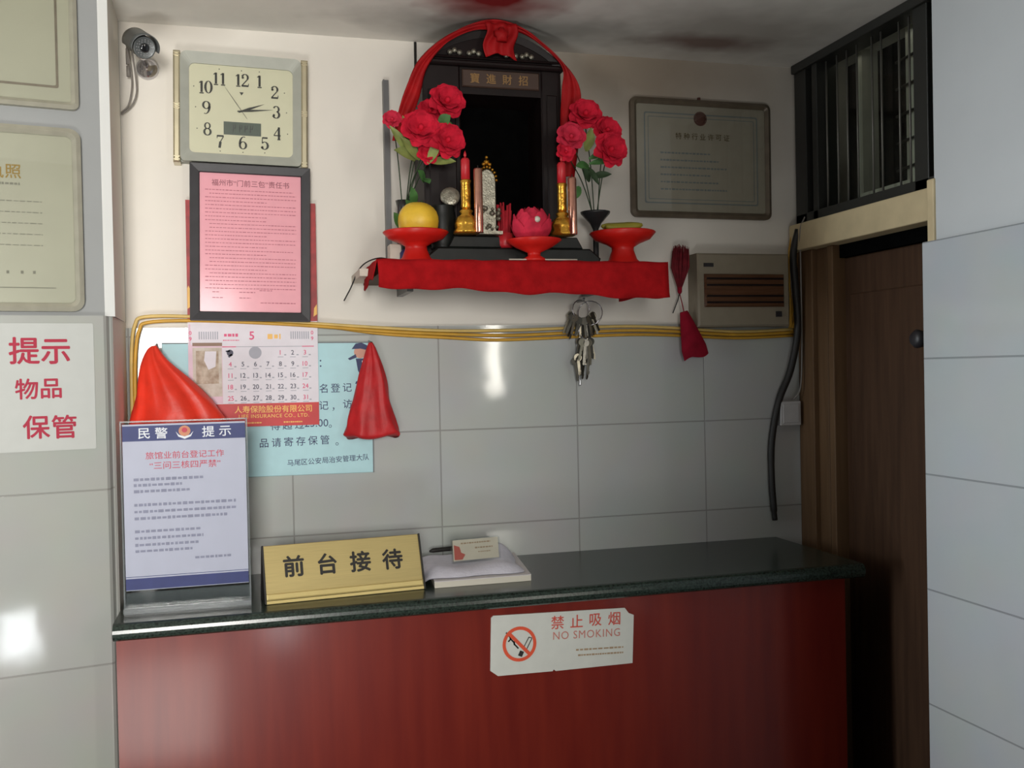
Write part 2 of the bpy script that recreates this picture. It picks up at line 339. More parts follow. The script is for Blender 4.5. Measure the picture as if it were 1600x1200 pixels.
M['clockbar'] = mat('pale_gold_clock_bar', (.58, .52, .36), .25, metal=.6, var=.06)
M['dial'] = mat('cream_clock_dial', (.74, .70, .52), .55, var=.02)
M['lcd'] = mat('grey_green_display', (.075, .095, .075), .35, var=.08)
M['lcdink'] = mat('dark_display_segments', (.03, .035, .03), .4)
M['camgrey'] = mat('grey_camera_housing', (.13, .14, .14), .35, metal=.3, var=.1)
M['chrome'] = mat('chrome', (.55, .54, .57), .18, metal=.9, var=.05)
M['lens'] = mat('dark_lens', (.01, .01, .012), .08, coat=1)
M['led'] = mat('small_clear_leds', (.35, .35, .36), .2)
M['greycable'] = mat('grey_cable', (.22, .20, .18), .6)
M['yellow'] = mat('yellow_cable_sheath', (.62, .34, .035), .45, var=.1, scale=30)
M['yellowpale'] = mat('pale_yellow_cable_sheath', (.70, .50, .16), .45, var=.1, scale=30)
M['blackcable'] = mat('black_cable', (.018, .017, .016), .5)
M['trunk'] = mat('grey_metal_channel', (.16, .16, .16), .4, metal=.3)
M['certframe'] = mat('dull_silver_certificate_frame', (.15, .12, .085), .4, metal=.2, var=.15)
M['certframe2'] = mat('cream_silver_certificate_frame', (.40, .385, .31), .4, metal=.2, var=.08)
M['certpaper'] = mat('aged_certificate_paper', (.36, .32, .26), .5, var=.04)
M['certpaper2'] = mat('olive_cream_certificate_paper', (.36, .345, .26), .45, var=.04, scale=10, coat=.1)
M['certline'] = mat('pale_blue_certificate_border', (.19, .21, .22), .7)
M['certink'] = mat('dark_gold_certificate_print', (.10, .065, .018), .6)
M['certgold'] = mat('gold_certificate_print', (.30, .185, .035), .6)
M['certred'] = mat('brown_red_emblem', (.10, .035, .025), .5)
M['faint'] = mat('faint_print', (.22, .21, .17), .7)
M['notice'] = mat('frosted_notice_film', (.44, .455, .435), .5, var=.02, spec=.3)
M['noticered'] = mat('crimson_notice_letters', (.37, .026, .055), .6, spec=.2)
M['panelbox'] = mat('beige_panel_box', (.26, .225, .165), .5, var=.05)
M['panelwin'] = mat('smoky_brown_cover', (.10, .045, .022), .25, var=.2, scale=12, aniso=(1, 1, 14), coat=.3)
M['jbox'] = mat('white_socket_plastic', (.50, .49, .49), .4)
M['key'] = mat('worn_key_metal', (.42, .38, .29), .28, metal=.85, var=.25, scale=60)
M['keydark'] = mat('dark_key_metal', (.10, .095, .08), .35, metal=.8, var=.25, scale=60)
M['crimson'] = mat('crimson_pouch_cloth', (.26, .007, .022), .85, spec=.15, var=.2, bump=.2)
M['bristle'] = mat('dark_red_bristles', (.20, .008, .018), .8, var=.3, scale=90)
M['petal'] = mat('pink_red_silk_petals', (.56, .013, .036), .8, spec=.15, var=.25, scale=60)
M['petal2'] = mat('magenta_silk_petals', (.55, .026, .058), .8, spec=.15, var=.25, scale=60)
M['leaf'] = mat('green_silk_leaves', (.06, .17, .045), .6, var=.35, scale=40)
M['leafpale'] = mat('olive_silk_leaves', (.22, .26, .07), .6, var=.3, scale=40)
M['stem'] = mat('dark_green_stems', (.03, .06, .025), .6)
M['vase'] = mat('dark_glazed_vase', (.030, .030, .032), .25, var=.2)
M['gold'] = mat('gilded_metal', (.72, .38, .05), .25, metal=.85, var=.25, scale=90, bump=.3)
M['foil'] = mat('copper_pink_foil', (.62, .30, .22), .16, metal=.85, var=.15, scale=60)
M['silver'] = mat('tarnished_silver', (.32, .30, .24), .3, metal=.7, var=.3, scale=120, bump=.4)
M['candle'] = mat('red_candle_wax', (.55, .02, .03), .4, sss=.2)
M['incense'] = mat('red_incense_paper', (.52, .015, .03), .7, var=.15, scale=90)
M['pomelo'] = mat('yellow_rind', (.80, .50, .035), .45, var=.15, scale=20, bump=.2, bscale=200)
M['banana'] = mat('green_yellow_peel', (.34, .30, .03), .5, var=.2, scale=20)
M['soot'] = mat('dark_green_lacquered_board', (.008, .010, .009), .45, var=.3, spec=.3)
M['plaque'] = mat('brown_name_plaque', (.055, .028, .018), .5)
M['plaquegold'] = mat('dull_gold_letters', (.30, .17, .06), .4, metal=.3)
M['winframe'] = mat('dark_window_frame_metal', (.025, .025, .022), .45)
M['winbar'] = mat('grey_window_rods', (.16, .15, .13), .4, metal=.4)
M['roomwall'] = mat('pale_wall_of_next_room', (.60, .58, .50), .8)
M['steel'] = mat('steel_nail', (.3, .3, .3), .35, metal=.8)
M['navyknob'] = mat('dark_blue_plastic', (.02, .022, .10), .4)
M['offwhite'] = mat('off_white_plastic', (.60, .55, .46), .5)

# ------------------------------------------------------------------ the setting
B = Frame((0, D, 0))                                                # back wall tile face
BP = Frame((0, D + .008, 0))                                        # back wall plaster face
ZD = 1.567
TL = Vector((math.cos(math.radians(10)), math.sin(math.radians(10)), 0)); NL = Vector((TL.y, -TL.x, 0))
LW = Frame(NL * -1.8, TL, (0, 0, 1), NL)                            # left wall face
struct(MB().box(-3.2, 1.42, -.6, 2.2, -.1, 0).build('floor', M['floor']))
struct(MB().box(-1.9, 1.42, .2, 2.2, CE, CE + .1).build('ceiling', M['ceil']))
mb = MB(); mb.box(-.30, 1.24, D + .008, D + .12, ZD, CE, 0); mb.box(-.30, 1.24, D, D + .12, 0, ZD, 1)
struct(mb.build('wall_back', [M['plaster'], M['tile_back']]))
# left wall: grey plaster above, tiles below, white bevelled edge and return towards the alcove
def wall_prof(mb, pts, z0, z1, ms):
    n = len(pts)
    vs = [(x, y, z0) for x, y in pts] + [(x, y, z1) for x, y in pts]
    for i in range(n): mb.add([vs[i], vs[(i + 1) % n], vs[n + (i + 1) % n], vs[n + i]], [(0, 1, 2, 3)], ms[i])
    mb.add(vs, [tuple(reversed(range(n))), tuple(range(n, 2 * n))], ms[0])
mb = MB(); f0 = LW.p(-1.5, 0); c0 = LW.p(.0822, 0)
wall_prof(mb, [(f0.x, f0.y), (c0.x, c0.y), (c0.x + .0145, c0.y + .0145), (-.2215, 1.99), (-.2215, 2.12), (f0.x, 2.12)], 1.578, CE, [0, 1, 2, 0, 0, 0])
f1 = LW.p(-1.5, 0, .012); c1 = LW.p(.083, 0, .012)
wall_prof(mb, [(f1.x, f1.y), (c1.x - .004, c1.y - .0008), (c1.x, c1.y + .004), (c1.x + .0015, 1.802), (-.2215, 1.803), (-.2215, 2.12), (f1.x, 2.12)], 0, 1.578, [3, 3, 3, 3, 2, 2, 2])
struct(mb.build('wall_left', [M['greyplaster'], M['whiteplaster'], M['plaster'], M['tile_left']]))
# right wall (towards the camera) and the side wall of the alcove
mb = MB(); mb.box(XP, 1.42, -.37, 1.446, 0, CE, 0)
struct(mb.build('wall_right', M['pillar']))
mb = MB(); mb.box(XT, XP, -.37, 1.444, 0, 1.678, 0)
struct(mb.build('trim_tiles', M['tile_right'], bevel=.002), 'glossy pale tile cladding on the right wall')
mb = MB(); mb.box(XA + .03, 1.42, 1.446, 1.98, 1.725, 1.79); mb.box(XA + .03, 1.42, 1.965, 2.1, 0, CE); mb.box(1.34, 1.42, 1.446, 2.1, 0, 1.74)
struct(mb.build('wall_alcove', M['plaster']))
mb = MB(); mb.box(XA - .02, XA + .10, 1.44, 1.985, 1.728, 1.788); mb.box(XP - .004, XP + .05, 1.443, 1.462, 1.66, 1.79)
struct(mb.build('trim_lintel', M['cream'], bevel=.003), 'cream painted lintel beam over the brown door')
# brown door under the lintel
d = MB(); d.box(XA + .035, XA + .075, 1.44, 1.86, 0, 1.70).box(XA + .030, XA + .036, 1.47, 1.83, .25, 1.62)
dr = d.build('door_1', M['darkwood'], bevel=.003); struct(dr, 'dark brown wooden door standing behind the counter end')
d = MB(); d.box(XA, XA + .08, 1.925, 1.985, 0, 1.728).box(XA + .012, XA + .08, 1.885, 1.925, 0, 1.728).box(XA + .004, XA + .08, 1.852, 1.872, 0, 1.728).box(XA + .02, XA + .08, 1.872, 1.885, 0, 1.728)
d.build('door_frame', M['framewood'], dr, bevel=.002)
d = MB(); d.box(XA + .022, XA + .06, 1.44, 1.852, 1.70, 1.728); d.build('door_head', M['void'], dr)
d = MB(); d.lathe((XA + .036, 1.575, 1.515), [(.018, 0), (.018, .004), (.007, .006), (.007, .02), (.016, .026), (.018, .036), (.012, .044)], 16, 0, (-1, 0, 0)); d.build('door_handle', M['blackframe'], dr)
# barred transom window above the lintel, with the dim next room behind it
wf = MB()
for y0, y1 in ((1.446, 1.475), (1.535, 1.575), (1.94, 1.985), (1.895, 1.915)): wf.box(XA, XA + .05, y0, y1, 1.79, CE)
wf.box(XA, XA + .05, 1.446, 1.985, 1.788, 1.812).box(XA - .008, XA + .05, 1.446, 1.985, 2.132, CE)
wn = wf.build('window_1', M['winframe'], bevel=.002); struct(wn, 'dark barred transom window above the brown door')
for y in (1.505, 1.60, 1.63, 1.685, 1.715, 1.765, 1.80, 1.835, 1.875):
    t = MB(); t.tube([(XA + .012, y, 1.80), (XA + .012, y, 2.13)], .0022, 8); t.build('window_bar', M['winbar'], wn)
for y0, y1 in ((1.475, 1.535), (1.575, 1.895)):
    t = MB(); t.box(XA + .026, XA + .029, y0, y1, 1.81, 2.12); t.build('window_pane', M['dirtyglass'], wn)
t = MB()
for y0, y1 in ((1.60, 1.64), (1.665, 1.70), (1.845, 1.865)): t.box(1.30, 1.34, y0, y1, 1.79, CE)
t.box(1.29, 1.34, 1.58, 1.84, 1.79, 1.838)
t.build('window_inner_post', M['roomwall'], wn)
t = MB()
for k in range(5): t.tube([(1.292, 1.575, 1.87 + .055 * k), (1.292, 1.72, 1.862 + .055 * k)], .003, 6)
t.build('window_rail', M['winframe'], wn)
t = MB(); t.box(1.345, 1.42, 1.446, 1.985, 1.74, CE); struct(t.build('wall_beyond_dark_stand_in', M['void']), 'black wall standing for the dark room behind the window')

# ------------------------------------------------------------------ reception counter
mb = MB(); mb.box(-.214, 1.128, 1.682, 1.705, .10, 1.052, 0); mb.box(-.214, 1.128, 1.705, 1.97, .10, .12); mb.box(1.105, 1.128, 1.705, 1.97, .12, 1.052); mb.box(-.214, -.19, 1.705, 1.97, .12, 1.052); mb.box(-.19, 1.105, 1.955, 1.97, .12, 1.052)
rd = tag(mb.build('reception_desk', M['wood']), 'red-brown varnished plywood reception desk front below the dark stone top', 'desk')
mb = MB(); mb.box(-.20, 1.118, 1.70, 1.96, 0, .10); mb.build('plinth', M['lacquer'], rd)
prof = [(1.985, ZC), (1.664, ZC)] + [(1.664 - .014 * math.sin(t), ZC - .014 + .014 * math.cos(t)) for t in [math.pi * k / 8 for k in range(1, 9)]] + [(1.985, ZC - .028)]
mb = MB(); n = len(prof)
for (xa, xb) in ((-.2155, 1.154),):
    vs = [(xa, y, z) for y, z in prof] + [(xb, y, z) for y, z in prof]
    mb.add(vs, [tuple(range(n)), tuple(reversed(range(n, 2 * n)))])
    for i in range(n): mb.add([vs[i], vs[n + i], vs[n + (i + 1) % n], vs[(i + 1) % n]], [(0, 1, 2, 3)])
tag(mb.build('countertop', M['granite'], bevel=.001), 'dark green-black polished stone countertop with a rounded front edge', 'countertop')

# ------------------------------------------------------------------ things on the counter
# acrylic stand with the police reminder sheet
st = thing('sign_stand', 'clear acrylic stand holding a white notice with navy header, at left end of counter', 'sign', (-.10, 1.76, ZC))
SF = Frame((-.1035, 1.722, 1.119), (1, .0, 0), (0, .0, 1), (0, -1, .0)); SF.z = SF.z * .937
mb = MB(); mb.rect(SF, -.101, .101, -.036, .299, .0012, .0035, 0, rad=.003); mb.rect(SF, -.101, .101, -.036, .299, -.0035, -.0012, 0, rad=.003); mb.build('acrylic_pocket', M['acrylic'], st)
mb = MB()
for a0, a1, b0, b1 in ((-.1015, -.099, -.036, .299), (.099, .1015, -.036, .299), (-.1015, .1015, .2975, .300)): mb.rect(SF, a0, a1, b0, b1, -.004, .004)
mb.build('acrylic_edge', M['acrylicedge'], st)
mb = MB(); mb.rect(SF, -.098, .098, .0, .294, -.001, .0008); sh = mb.build('notice_sheet', M['sheet'], st)
mb = MB(); mb.rect(SF, -.098, .098, .264, .291, .0008, .001); mb.build('header_band', M['navy'], sh); mb = MB(); mb.rect(SF, -.098, .098, .001, .021, .0008, .001); mb.build('footer_band', M['navy'], sh); mb = MB(); mb.rect(SF, -.098, .098, .0235, .0245, .0008, .001); mb.build('footer_rule', M['navy'], sh)
mb = MB()
for ch, a in (('民', -.064), ('警', -.037), ('提', .038), ('示', .065)): mb.text(SF, ch, a, .2775, .021, .0014, 0, .012)
mb.build('header_lettering', M['whiteink'], sh)
mb = MB(); mb.text(SF, '旅馆业前台登记工作', .0, .238, .0140, .0012, 0, .003); mb.text(SF, '“三问三核四严禁”', .0, .220, .0145, .0012, 0, .003); mb.build('red_lettering', M['redink'], sh)
mb = MB()
for k, (b, a1) in enumerate(((.196, .028), (.186, -.006), (.175, .006), (.151, .080), (.139, .080), (.127, .066), (.104, .022), (.092, .026), (.080, .018), (.069, .008))): fineprint(mb, SF, -.082, a1, b, .0055, .0011, 0, k, .008)
fineprint(mb, SF, .012, .070, .052, .005, .0011, 0, 77, .007); mb.build('small_print', M['greyink'], sh)
mb = MB(); mb.disc(SF, 0, .280, .0095, .0012); mb.flat(SF, [(-.014, .279), (-.010, .270), (0, .2655), (.010, .270), (.014, .279), (.009, .273), (0, .270), (-.009, .273)], .0013, 1)
mb.disc(SF, 0, .2815, .0045, .0014, 2); mb.build('badge', [M['orangeprint'], M['whiteink'], M['redink']], sh)
mb = MB(); mb.box(-.205, -.002, 1.716, 1.85, ZC, ZC + .004); mb.box(-.205, -.002, 1.706, 1.717, ZC + .004, ZC + .012); mb.box(-.205, -.002, 1.727, 1.737, ZC + .004, ZC + .034); mb.build('stand_base', M['acrylicedge'], st)
# gold name plate
pl = thing('name_plate', 'gold desk plate with four black characters standing at the counter edge', 'sign', (.158, 1.74, ZC))
ang = math.radians(5.5); ex = Vector((math.cos(ang), math.sin(ang), 0)); bk = Vector((-ex.y, ex.x, 0))
PF = Frame(Vector((.020, 1.712, ZC)), ex, (bk * .36 + Vector((0, 0, .933))), (-bk * .933 + Vector((0, 0, .36))))
Lp = .283
mb = MB(); mb.rect(PF, .003, Lp - .003, .012, .100, -.002, .0); mb.build('plate_face', M['goldplate'], pl)
mb = MB(); mb.rect(PF, .003, Lp - .003, .006, .017, .0, .005, 0, .002); mb.rect(PF, .003, Lp - .003, .0, .005, -.002, .003); mb.build('plate_lip', M['goldlip'], pl)
for a0, a1 in ((0, .003), (Lp - .003, Lp)):
    mb = MB(); q = [PF.p(a0, 0, .004), PF.p(a0, .101, .004), PF.p(a0, .101, -.003), PF.o + ex * a0 + bk * .065, ]; w_ = ex * (a1 - a0)
    mb.add(q + [p + w_ for p in q], [(0, 1, 2, 3), (7, 6, 5, 4), (0, 4, 5, 1), (1, 5, 6, 2), (2, 6, 7, 3), (3, 7, 4, 0)]); mb.build('end_cap', M['ink'], pl)
mb = MB(); q = [PF.p(.003, .100, -.002), PF.p(Lp - .003, .100, -.002), PF.o + ex * (Lp - .003) + bk * .062, PF.o + ex * .003 + bk * .062]
mb.add(q + [p + Vector((0, .002, .001)) for p in q], [(0, 1, 2, 3), (4, 7, 6, 5), (0, 4, 5, 1), (2, 6, 7, 3)]); mb.build('plate_back', M['goldplate'], pl)
mb = MB()
for k, ch in enumerate('前台接待'): mb.text(PF, ch, .053 + .0585 * k, .062 - .001 * k, .0385, .0006, 0, .030)
mb.build('lettering', M['ink'], pl)
# pile: book, towel, card holder, pen
def quadslab(mb, q, z0, z1, m=0):
    mb.add([(x, y, z0) for x, y in q] + [(x, y, z1) for x, y in q], [(3, 2, 1, 0), (4, 5, 6, 7)] + [(i, (i + 1) % 4, 4 + (i + 1) % 4, 4 + i) for i in range(4)], m)
q = [(.318, 1.735), (.500, 1.735), (.528, 1.955), (.338, 1.958)]
mb = MB(); quadslab(mb, q, ZC, ZC + .011); bk_ = tag(mb.build('notebook', M['book'], bevel=.001), 'thick cream notebook lying on the counter beneath the white towel', 'book')
mb = MB(); quadslab(mb, q, ZC + .011, ZC + .0125); mb.build('cover', M['bookcover'], bk_)
r = random.Random(3); zt = ZC + .0128
def towel(u, v):
    a = (.298 + .018 * v) * (1 - u) + (.492 + .022 * v) * u; y = 1.752 + .19 * v
    e = min(u, 1 - u) * 6; e = min(1, e); f_ = min(1, min(v, 1 - v) * 6)
    h = .013 * (e * f_) ** .5 + .0022 * math.sin(9 * u + 4 * v) * e * f_ + .022 * math.sin(math.pi * min(1, max(0, (u - .66) / .34))) * f_ * max(0, min(1, v * 2.5 - .7)) + .010 * max(0, .3 - u) * 3 * e * f_ * v
    drop = .008 * max(0, .07 - u) / .07
    return Vector((a + .003 * math.sin(v * 11), y + .003 * math.sin(u * 13), zt + .001 + h - drop))
mb = MB(); mb.grid(towel, 28, 18); mb.grid(lambda u, v: Vector((*towel(u, v).xy, zt - .008 * max(0, .07 - u) / .07)), 28, 18)
tag(mb.build('towel', M['towel'], sub=1), 'folded white towel laid over the cream notebook', 'towel')
zc = zt + .0148
ch_ = thing('card_holder', 'small clear stand of cream business cards on the white towel', 'card holder', (.412, 1.83, zc))
CF = Frame((.414, 1.815, zc), (.992, .12, 0), (0, .2, .98), (0, -.98, .2))
mb = MB(); mb.rect(CF, -.046, .046, .004, .043, 0, .006); cdp = mb.build('business_cards', M['card'], ch_)
mb = MB(); fineprint(mb, CF, -.030, .030, .036, .003, .0065, 0, 5, .005); fineprint(mb, CF, -.002, .034, .026, .003, .0065, 0, 6, .005); fineprint(mb, CF, .004, .030, .018, .002, .0065, 0, 7, .005); mb.build('small_print', M['signtan'], cdp)
mb = MB(); mb.flat(CF, [(-.044, .006), (-.028, .006), (-.022, .015), (-.030, .019), (-.033, .030), (-.044, .034)], .0064); mb.build('red_mark', M['cardred'], cdp)
mb = MB(); mb.rect(CF, -.049, .049, .0, .044, .0075, .009, 0, rad=.002); mb.rect(CF, -.049, .049, .0, .046, -.003, -.0015, 0, rad=.002); mb.rect(CF, -.049, .049, -.001, .001, -.02, .012); mb.build('clear_holder', M['acrylic'], ch_)
pn = MB(); pn.tube([(.345, 1.930, zc + .004), (.352, 1.932, zc + .005), (.415, 1.944, zc + .005), (.423, 1.946, zc + .004)], [.002, .0045, .005, .0025], 10)
tag(pn.build('pen', M['ink']), 'black pen lying on the towel behind the business cards', 'pen')
# no smoking plate on the desk front
NF = Frame((.5425, 1.682, .977), (1, 0, .0), (0, 0, 1), (0, -1, 0)).at(0, 0, 0, math.radians(-2.0))
ns = [(-.136, -.044), (-.122, -.054), (-.02, -.052), (-.018, -.049), (-.014, -.052), (.135, -.047), (.136, .042), (.126, .046), (.118, .056), (-.132, .054), (-.136, .050)]
no = MB(); no.prism(NF, ns, 0, .0025); no = tag(no.build('no_smoking_sign', M['plate']), 'white plastic no smoking sign with chipped corners on the red desk front', 'sign')
mb = MB(); mb.disc(NF, -.083, .001, .0315, .0029, 0, 36, .0255); mb.bar(NF, -.102, .020, -.064, -.018, .0062, .0031); mb.build('ban_ring', M['signred'], no)
mb = MB(); mb.bar(NF, -.082, -.021, -.078, -.012, .008, .0028); mb.bar(NF, -.0765, -.008, -.0660, .012, .0016, .0028); mb.bar(NF, -.0705, -.011, -.0600, .010, .0016, .0028); mb.bar(NF, -.0665, .0125, -.0600, .0105, .0016, .0028)
for k in range(3):
    pth = [(-.104 + .0075 * k + .0045 * math.sin(j * 1.1 + k), .006 - .0065 * k + .0042 * j) for j in range(5)]
    for (a, b_), (c_, e_) in zip(pth, pth[1:]): mb.bar(NF, a, b_, c_, e_, .0028, .0027)
mb.build('cigarette_picture', M['ink'], no)
mb = MB()
for k, ch in enumerate('禁止吸烟'): mb.text(NF, ch, -.012 + .0365 * k, .036 + .0006 * k, .026, .0029, 0, .010)
mb.build('red_lettering', M['signred2'], no)
mb = MB(); mb.text(NF, 'NO SMOKING', .0445, .012, .0205, .0029, 0, -.004, .93, 1.12); mb.build('english_lettering', M['signpink'], no)
mb = MB(); fineprint(mb, NF, .024, .116, -.016, .0035, .0029, 0, 1, .009); fineprint(mb, NF, .028, .116, -.026, .0032, .0029, 0, 2, .005); mb.build('small_print', M['signtan'], no)

# ------------------------------------------------------------------ things on the back wall, left half
# wall clock
ck = thing('wall_clock', 'square silver clock with cream dial showing quarter past two', 'clock', (.0, D, 1.88))
KF = Frame((.0015, D, 1.9855)).at(0, 0, .008, math.radians(-1.2)); KF.o = B.p(.0015, 1.9855, -.008)
out = [(-.113, -.103), (.113, -.103), (.113, .104), (.06, .1085), (0, .110), (-.06, .1085), (-.113, .104)]
mb = MB(); n_ = rrect(-.097, .097, -.085, .086, .010, 4)
mb.prism(KF, out, 0, .022)
def ring_out(pts):   # matching outer outline for the bezel
    return [(max(-.113, min(.113, a * 1.165)), max(-.103, min(.107, b * 1.24))) for a, b in pts]
mb.frame(KF, ring_out(n_), n_, .021, .034, 0, .027); mb.build('case', M['clockcase'], ck)
for s_ in (-1, 1):
    mb = MB(); mb.prism(KF, [(s_ * .1125, -.107), (s_ * .1255, -.107), (s_ * .1255, .106), (s_ * .1125, .106)], 0, .036, 0, .003); 
    for b_ in (-.102, -.096, .096, .101, -.004, .004, .0): mb.rect(KF, min(s_ * .1135, s_ * .1245), max(s_ * .1135, s_ * .1245), b_ - .0012, b_ + .0012, .034, .0375)
    mb.build('side_bar', M['clockbar'], ck)
mb = MB(); mb.prism(KF, n_, .020, .0235); dl = mb.build('dial', M['dial'], ck)
DG = {'1': [((-.16, .28), (.02, .40), .07), ((.02, .42), (.02, -.40), .16), ((-.14, -.46), (.18, -.46), .08)],
      '4': [((.16, .46), (-.24, -.14), .06), ((-.26, -.16), (.28, -.16), .08), ((.14, .46), (.14, -.44), .16), ((.02, -.46), (.26, -.46), .08)],
      '7': [((-.22, .42), (.26, .42), .13), ((-.23, .46), (-.23, .24), .05), ((.25, .40), (.02, .0), .07), ((.02, .0), (-.05, -.46), .18)]}
def arc(cx, cy, rx, ry, a0, a1, thick, thin, n=12):
    r_ = []
    for k in range(n):
        t0 = math.radians(a0 + (a1 - a0) * k / n); t1 = math.radians(a0 + (a1 - a0) * (k + 1) / n); tm = (t0 + t1) / 2
        r_.append(((cx + rx * math.cos(t0), cy + ry * math.sin(t0)), (cx + rx * math.cos(t1), cy + ry * math.sin(t1)), thin + (thick - thin) * abs(math.cos(tm)) ** 1.5))
    return r_
DG['0'] = arc(0, 0, .23, .44, 0, 360, .17, .05, 20)
DG['2'] = arc(0, .22, .22, .23, 165, -40, .15, .06) + [((.17, .06), (-.24, -.40), .08), ((-.26, -.41), (.26, -.41), .13), ((.25, -.42), (.27, -.22), .05)] + arc(-.17, .2, .05, .06, 0, 360, .1, .1, 8)
DG['3'] = arc(0, .22, .20, .22, 160, -80, .15, .05) + arc(-.01, -.20, .24, .25, 85, -165, .17, .05) + arc(-.18, -.24, .05, .06, 0, 360, .1, .1, 8)
DG['5'] = [((-.18, .43), (.22, .43), .12), ((-.18, .45), (-.19, .02), .06)] + arc(-.01, -.15, .25, .28, 140, -160, .17, .05) + arc(-.18, -.28, .05, .06, 0, 360, .1, .1, 8)
DG['6'] = arc(0, -.18, .24, .27, 0, 360, .16, .05, 16) + arc(.06, -.10, .30, .55, 180, 70, .16, .05)
DG['9'] = [((-a[0], -a[1]), (-b[0], -b[1]), c) for a, b, c in DG['6']]
DG['8'] = arc(0, .23, .19, .22, 0, 360, .12, .06, 16) + arc(0, -.21, .24, .25, 0, 360, .16, .06, 16)
mb = MB(); tx = .070; tz = .066
spots = {12: (0, .0605), 1: (.0335, .061), 2: (.0625, .0415), 3: (.0655, .003), 4: (.067, -.0385), 5: (.0435, -.060), 6: (.0025, -.061), 7: (-.040, -.061), 8: (-.0635, -.038), 9: (-.0655, .003), 10: (-.068, .0425), 11: (-.0415, .0605)}
for h_, (a, b_) in spots.items():
    t = str(h_); sz = .0262
    for i, chd in enumerate(t):
        ox = a + (i - (len(t) - 1) / 2) * sz * .50
        for (p0, p1, wd) in DG[chd]: mb.bar(KF, ox + p0[0] * sz * .95, b_ + p0[1] * sz, ox + p1[0] * sz * .95, b_ + p1[1] * sz, wd * sz, .0239)
    mb.disc(KF, a * 1.30 if abs(a) > .05 else a, b_ * 1.30 if abs(b_) > .05 else b_, .0011, .0238, 0, 8)
mb.flat(KF, [(-.004, .037), (0, .031), (.004, .037)], .0238); mb.build('numerals', M['ink'], dl)
mb = MB(); mb.rect(KF, -.033, .036, -.046, -.022, .0235, .0245); lc = mb.build('display', M['lcd'], ck)
mb = MB(); mb.rect(KF, -.0335, .0365, -.0465, -.0215, .0233, .0240)
for k, a in enumerate((-.016, -.004, .006, .016)): mb.bar(KF, a, -.041, a + .001, -.027, .0018, .0250); mb.bar(KF, a + .004, -.034, a + .005, -.027, .0016, .0250); mb.bar(KF, a, -.034, a + .005, -.034, .0014, .0250)
mb.build('display_segments', M['lcdink'], lc)
def hand(name, deg, l0, l1, wd, d):
    t = math.radians(deg); m_ = MB(); m_.prism(KF, [(-math.sin(t) * l0 + math.cos(t) * wd * .5, -math.cos(t) * l0 - math.sin(t) * wd * .5), (math.sin(t) * l1 * .3 + math.cos(t) * wd, math.cos(t) * l1 * .3 - math.sin(t) * wd), (math.sin(t) * l1, math.cos(t) * l1), (math.sin(t) * l1 * .3 - math.cos(t) * wd, math.cos(t) * l1 * .3 + math.sin(t) * wd), (-math.sin(t) * l0 - math.cos(t) * wd * .5, -math.cos(t) * l0 + math.sin(t) * wd * .5)], d, d + .0008)
    return m_.build(name, M['ink'], ck)
hand('hour_hand', 69, .006, .046, .0022, .0245); hand('minute_hand', 84, .008, .059, .0018, .0255); hand('second_hand', -35, .018, .062, .0005, .0265)
mb = MB(); mb.prism(KF, inset(n_, .001), .0292, .0298); mb.build('glass_cover', M['glass'], ck)
# black framed pink notice, overlapping the calendar behind it
nf = thing('framed_notice', 'pink printed notice in a thick black frame hanging below the clock', 'picture frame', (.014, D - .02, 1.575))
PNF = Frame((.013, D - .0105, 1.7295)).at(0, 0, 0, math.radians(-1.2))
o4 = [(-.113, -.152), (.113, -.152), (.113, .150), (-.113, .150)]; i4 = [(-.095, -.134), (.095, -.134), (.095, .133), (-.095, .133)]
mb = MB(); mb.frame(PNF, o4, i4, 0, .018, 0, .014); mb.build('frame', M['blackframe'], nf, bevel=.0015)
mb = MB(); mb.rect(PNF, -.096, .096, -.135, .134, .004, .0085); pk = mb.build('notice_sheet', M['pinkpaper'], nf)
mb = MB(); mb.text(PNF, '福州市“门前三包”责任书', 0, .115, .0135, .009, 0, .006); mb.build('title_lettering', M['pinkink2'], pk)
mb = MB(); R_ = random.Random(9)
for k in range(27):
    b_ = .101 - k * .0073; fineprint(mb, PNF, -.085 + (.008 if R_.random() < .3 else 0), R_.choice((.086, .086, .08, .03)), b_, .0018, .0089, 0, k, .006)
for a0, a1, b_ in ((-.072, -.058, -.096), (-.022, .008, -.096), (.016, .04, -.092), (-.072, -.052, -.107), (-.022, .0, -.107), (.018, .085, -.116)): fineprint(mb, PNF, a0, a1, b_, .0022, .0089, 0, k, .006)
mb.build('small_print', M['pinkink'], pk)
# wall calendar behind the frame
ca = thing('wall_calendar', 'paper wall calendar for month 5 hanging behind the black framed notice', 'calendar', (.014, D, 1.37))
XF = Frame((.0155, D - .0065, 1.372)).at(0, 0, 0, math.radians(-.3))
mb = MB(); mb.rect(XF, -.125, .121, .205, .440, 0, .0022); rb = mb.build('red_backing', M['calback'], ca)
mb = MB(); mb.flat(XF, [(-.1245, .23), (-.118, .235), (-.116, .26), (-.122, .275), (-.1245, .27)], .0026); mb.flat(XF, [(.1135, .215), (.1205, .22), (.1205, .24), (.115, .232)], .0026); mb.build('gold_pattern', M['gold_ink'], rb)
mb = MB(); mb.rect(XF, -.125, .121, .045, .206, 0, .0032); pg = mb.build('month_page', M['white'], ca)
mb = MB(); mb.rect(XF, -.125, .121, .0, .046, 0, .0030); bn = mb.build('red_banner', M['calred'], ca)
mb = MB(); mb.text(XF, '人寿保险股份有限公司', .033, .0335, .0150, .0034, 0, .012); mb.text(XF, 'LIFE INSURANCE CO., LTD.', .034, .0195, .0098, .0034, 0, .012, 1.03, 1.12)
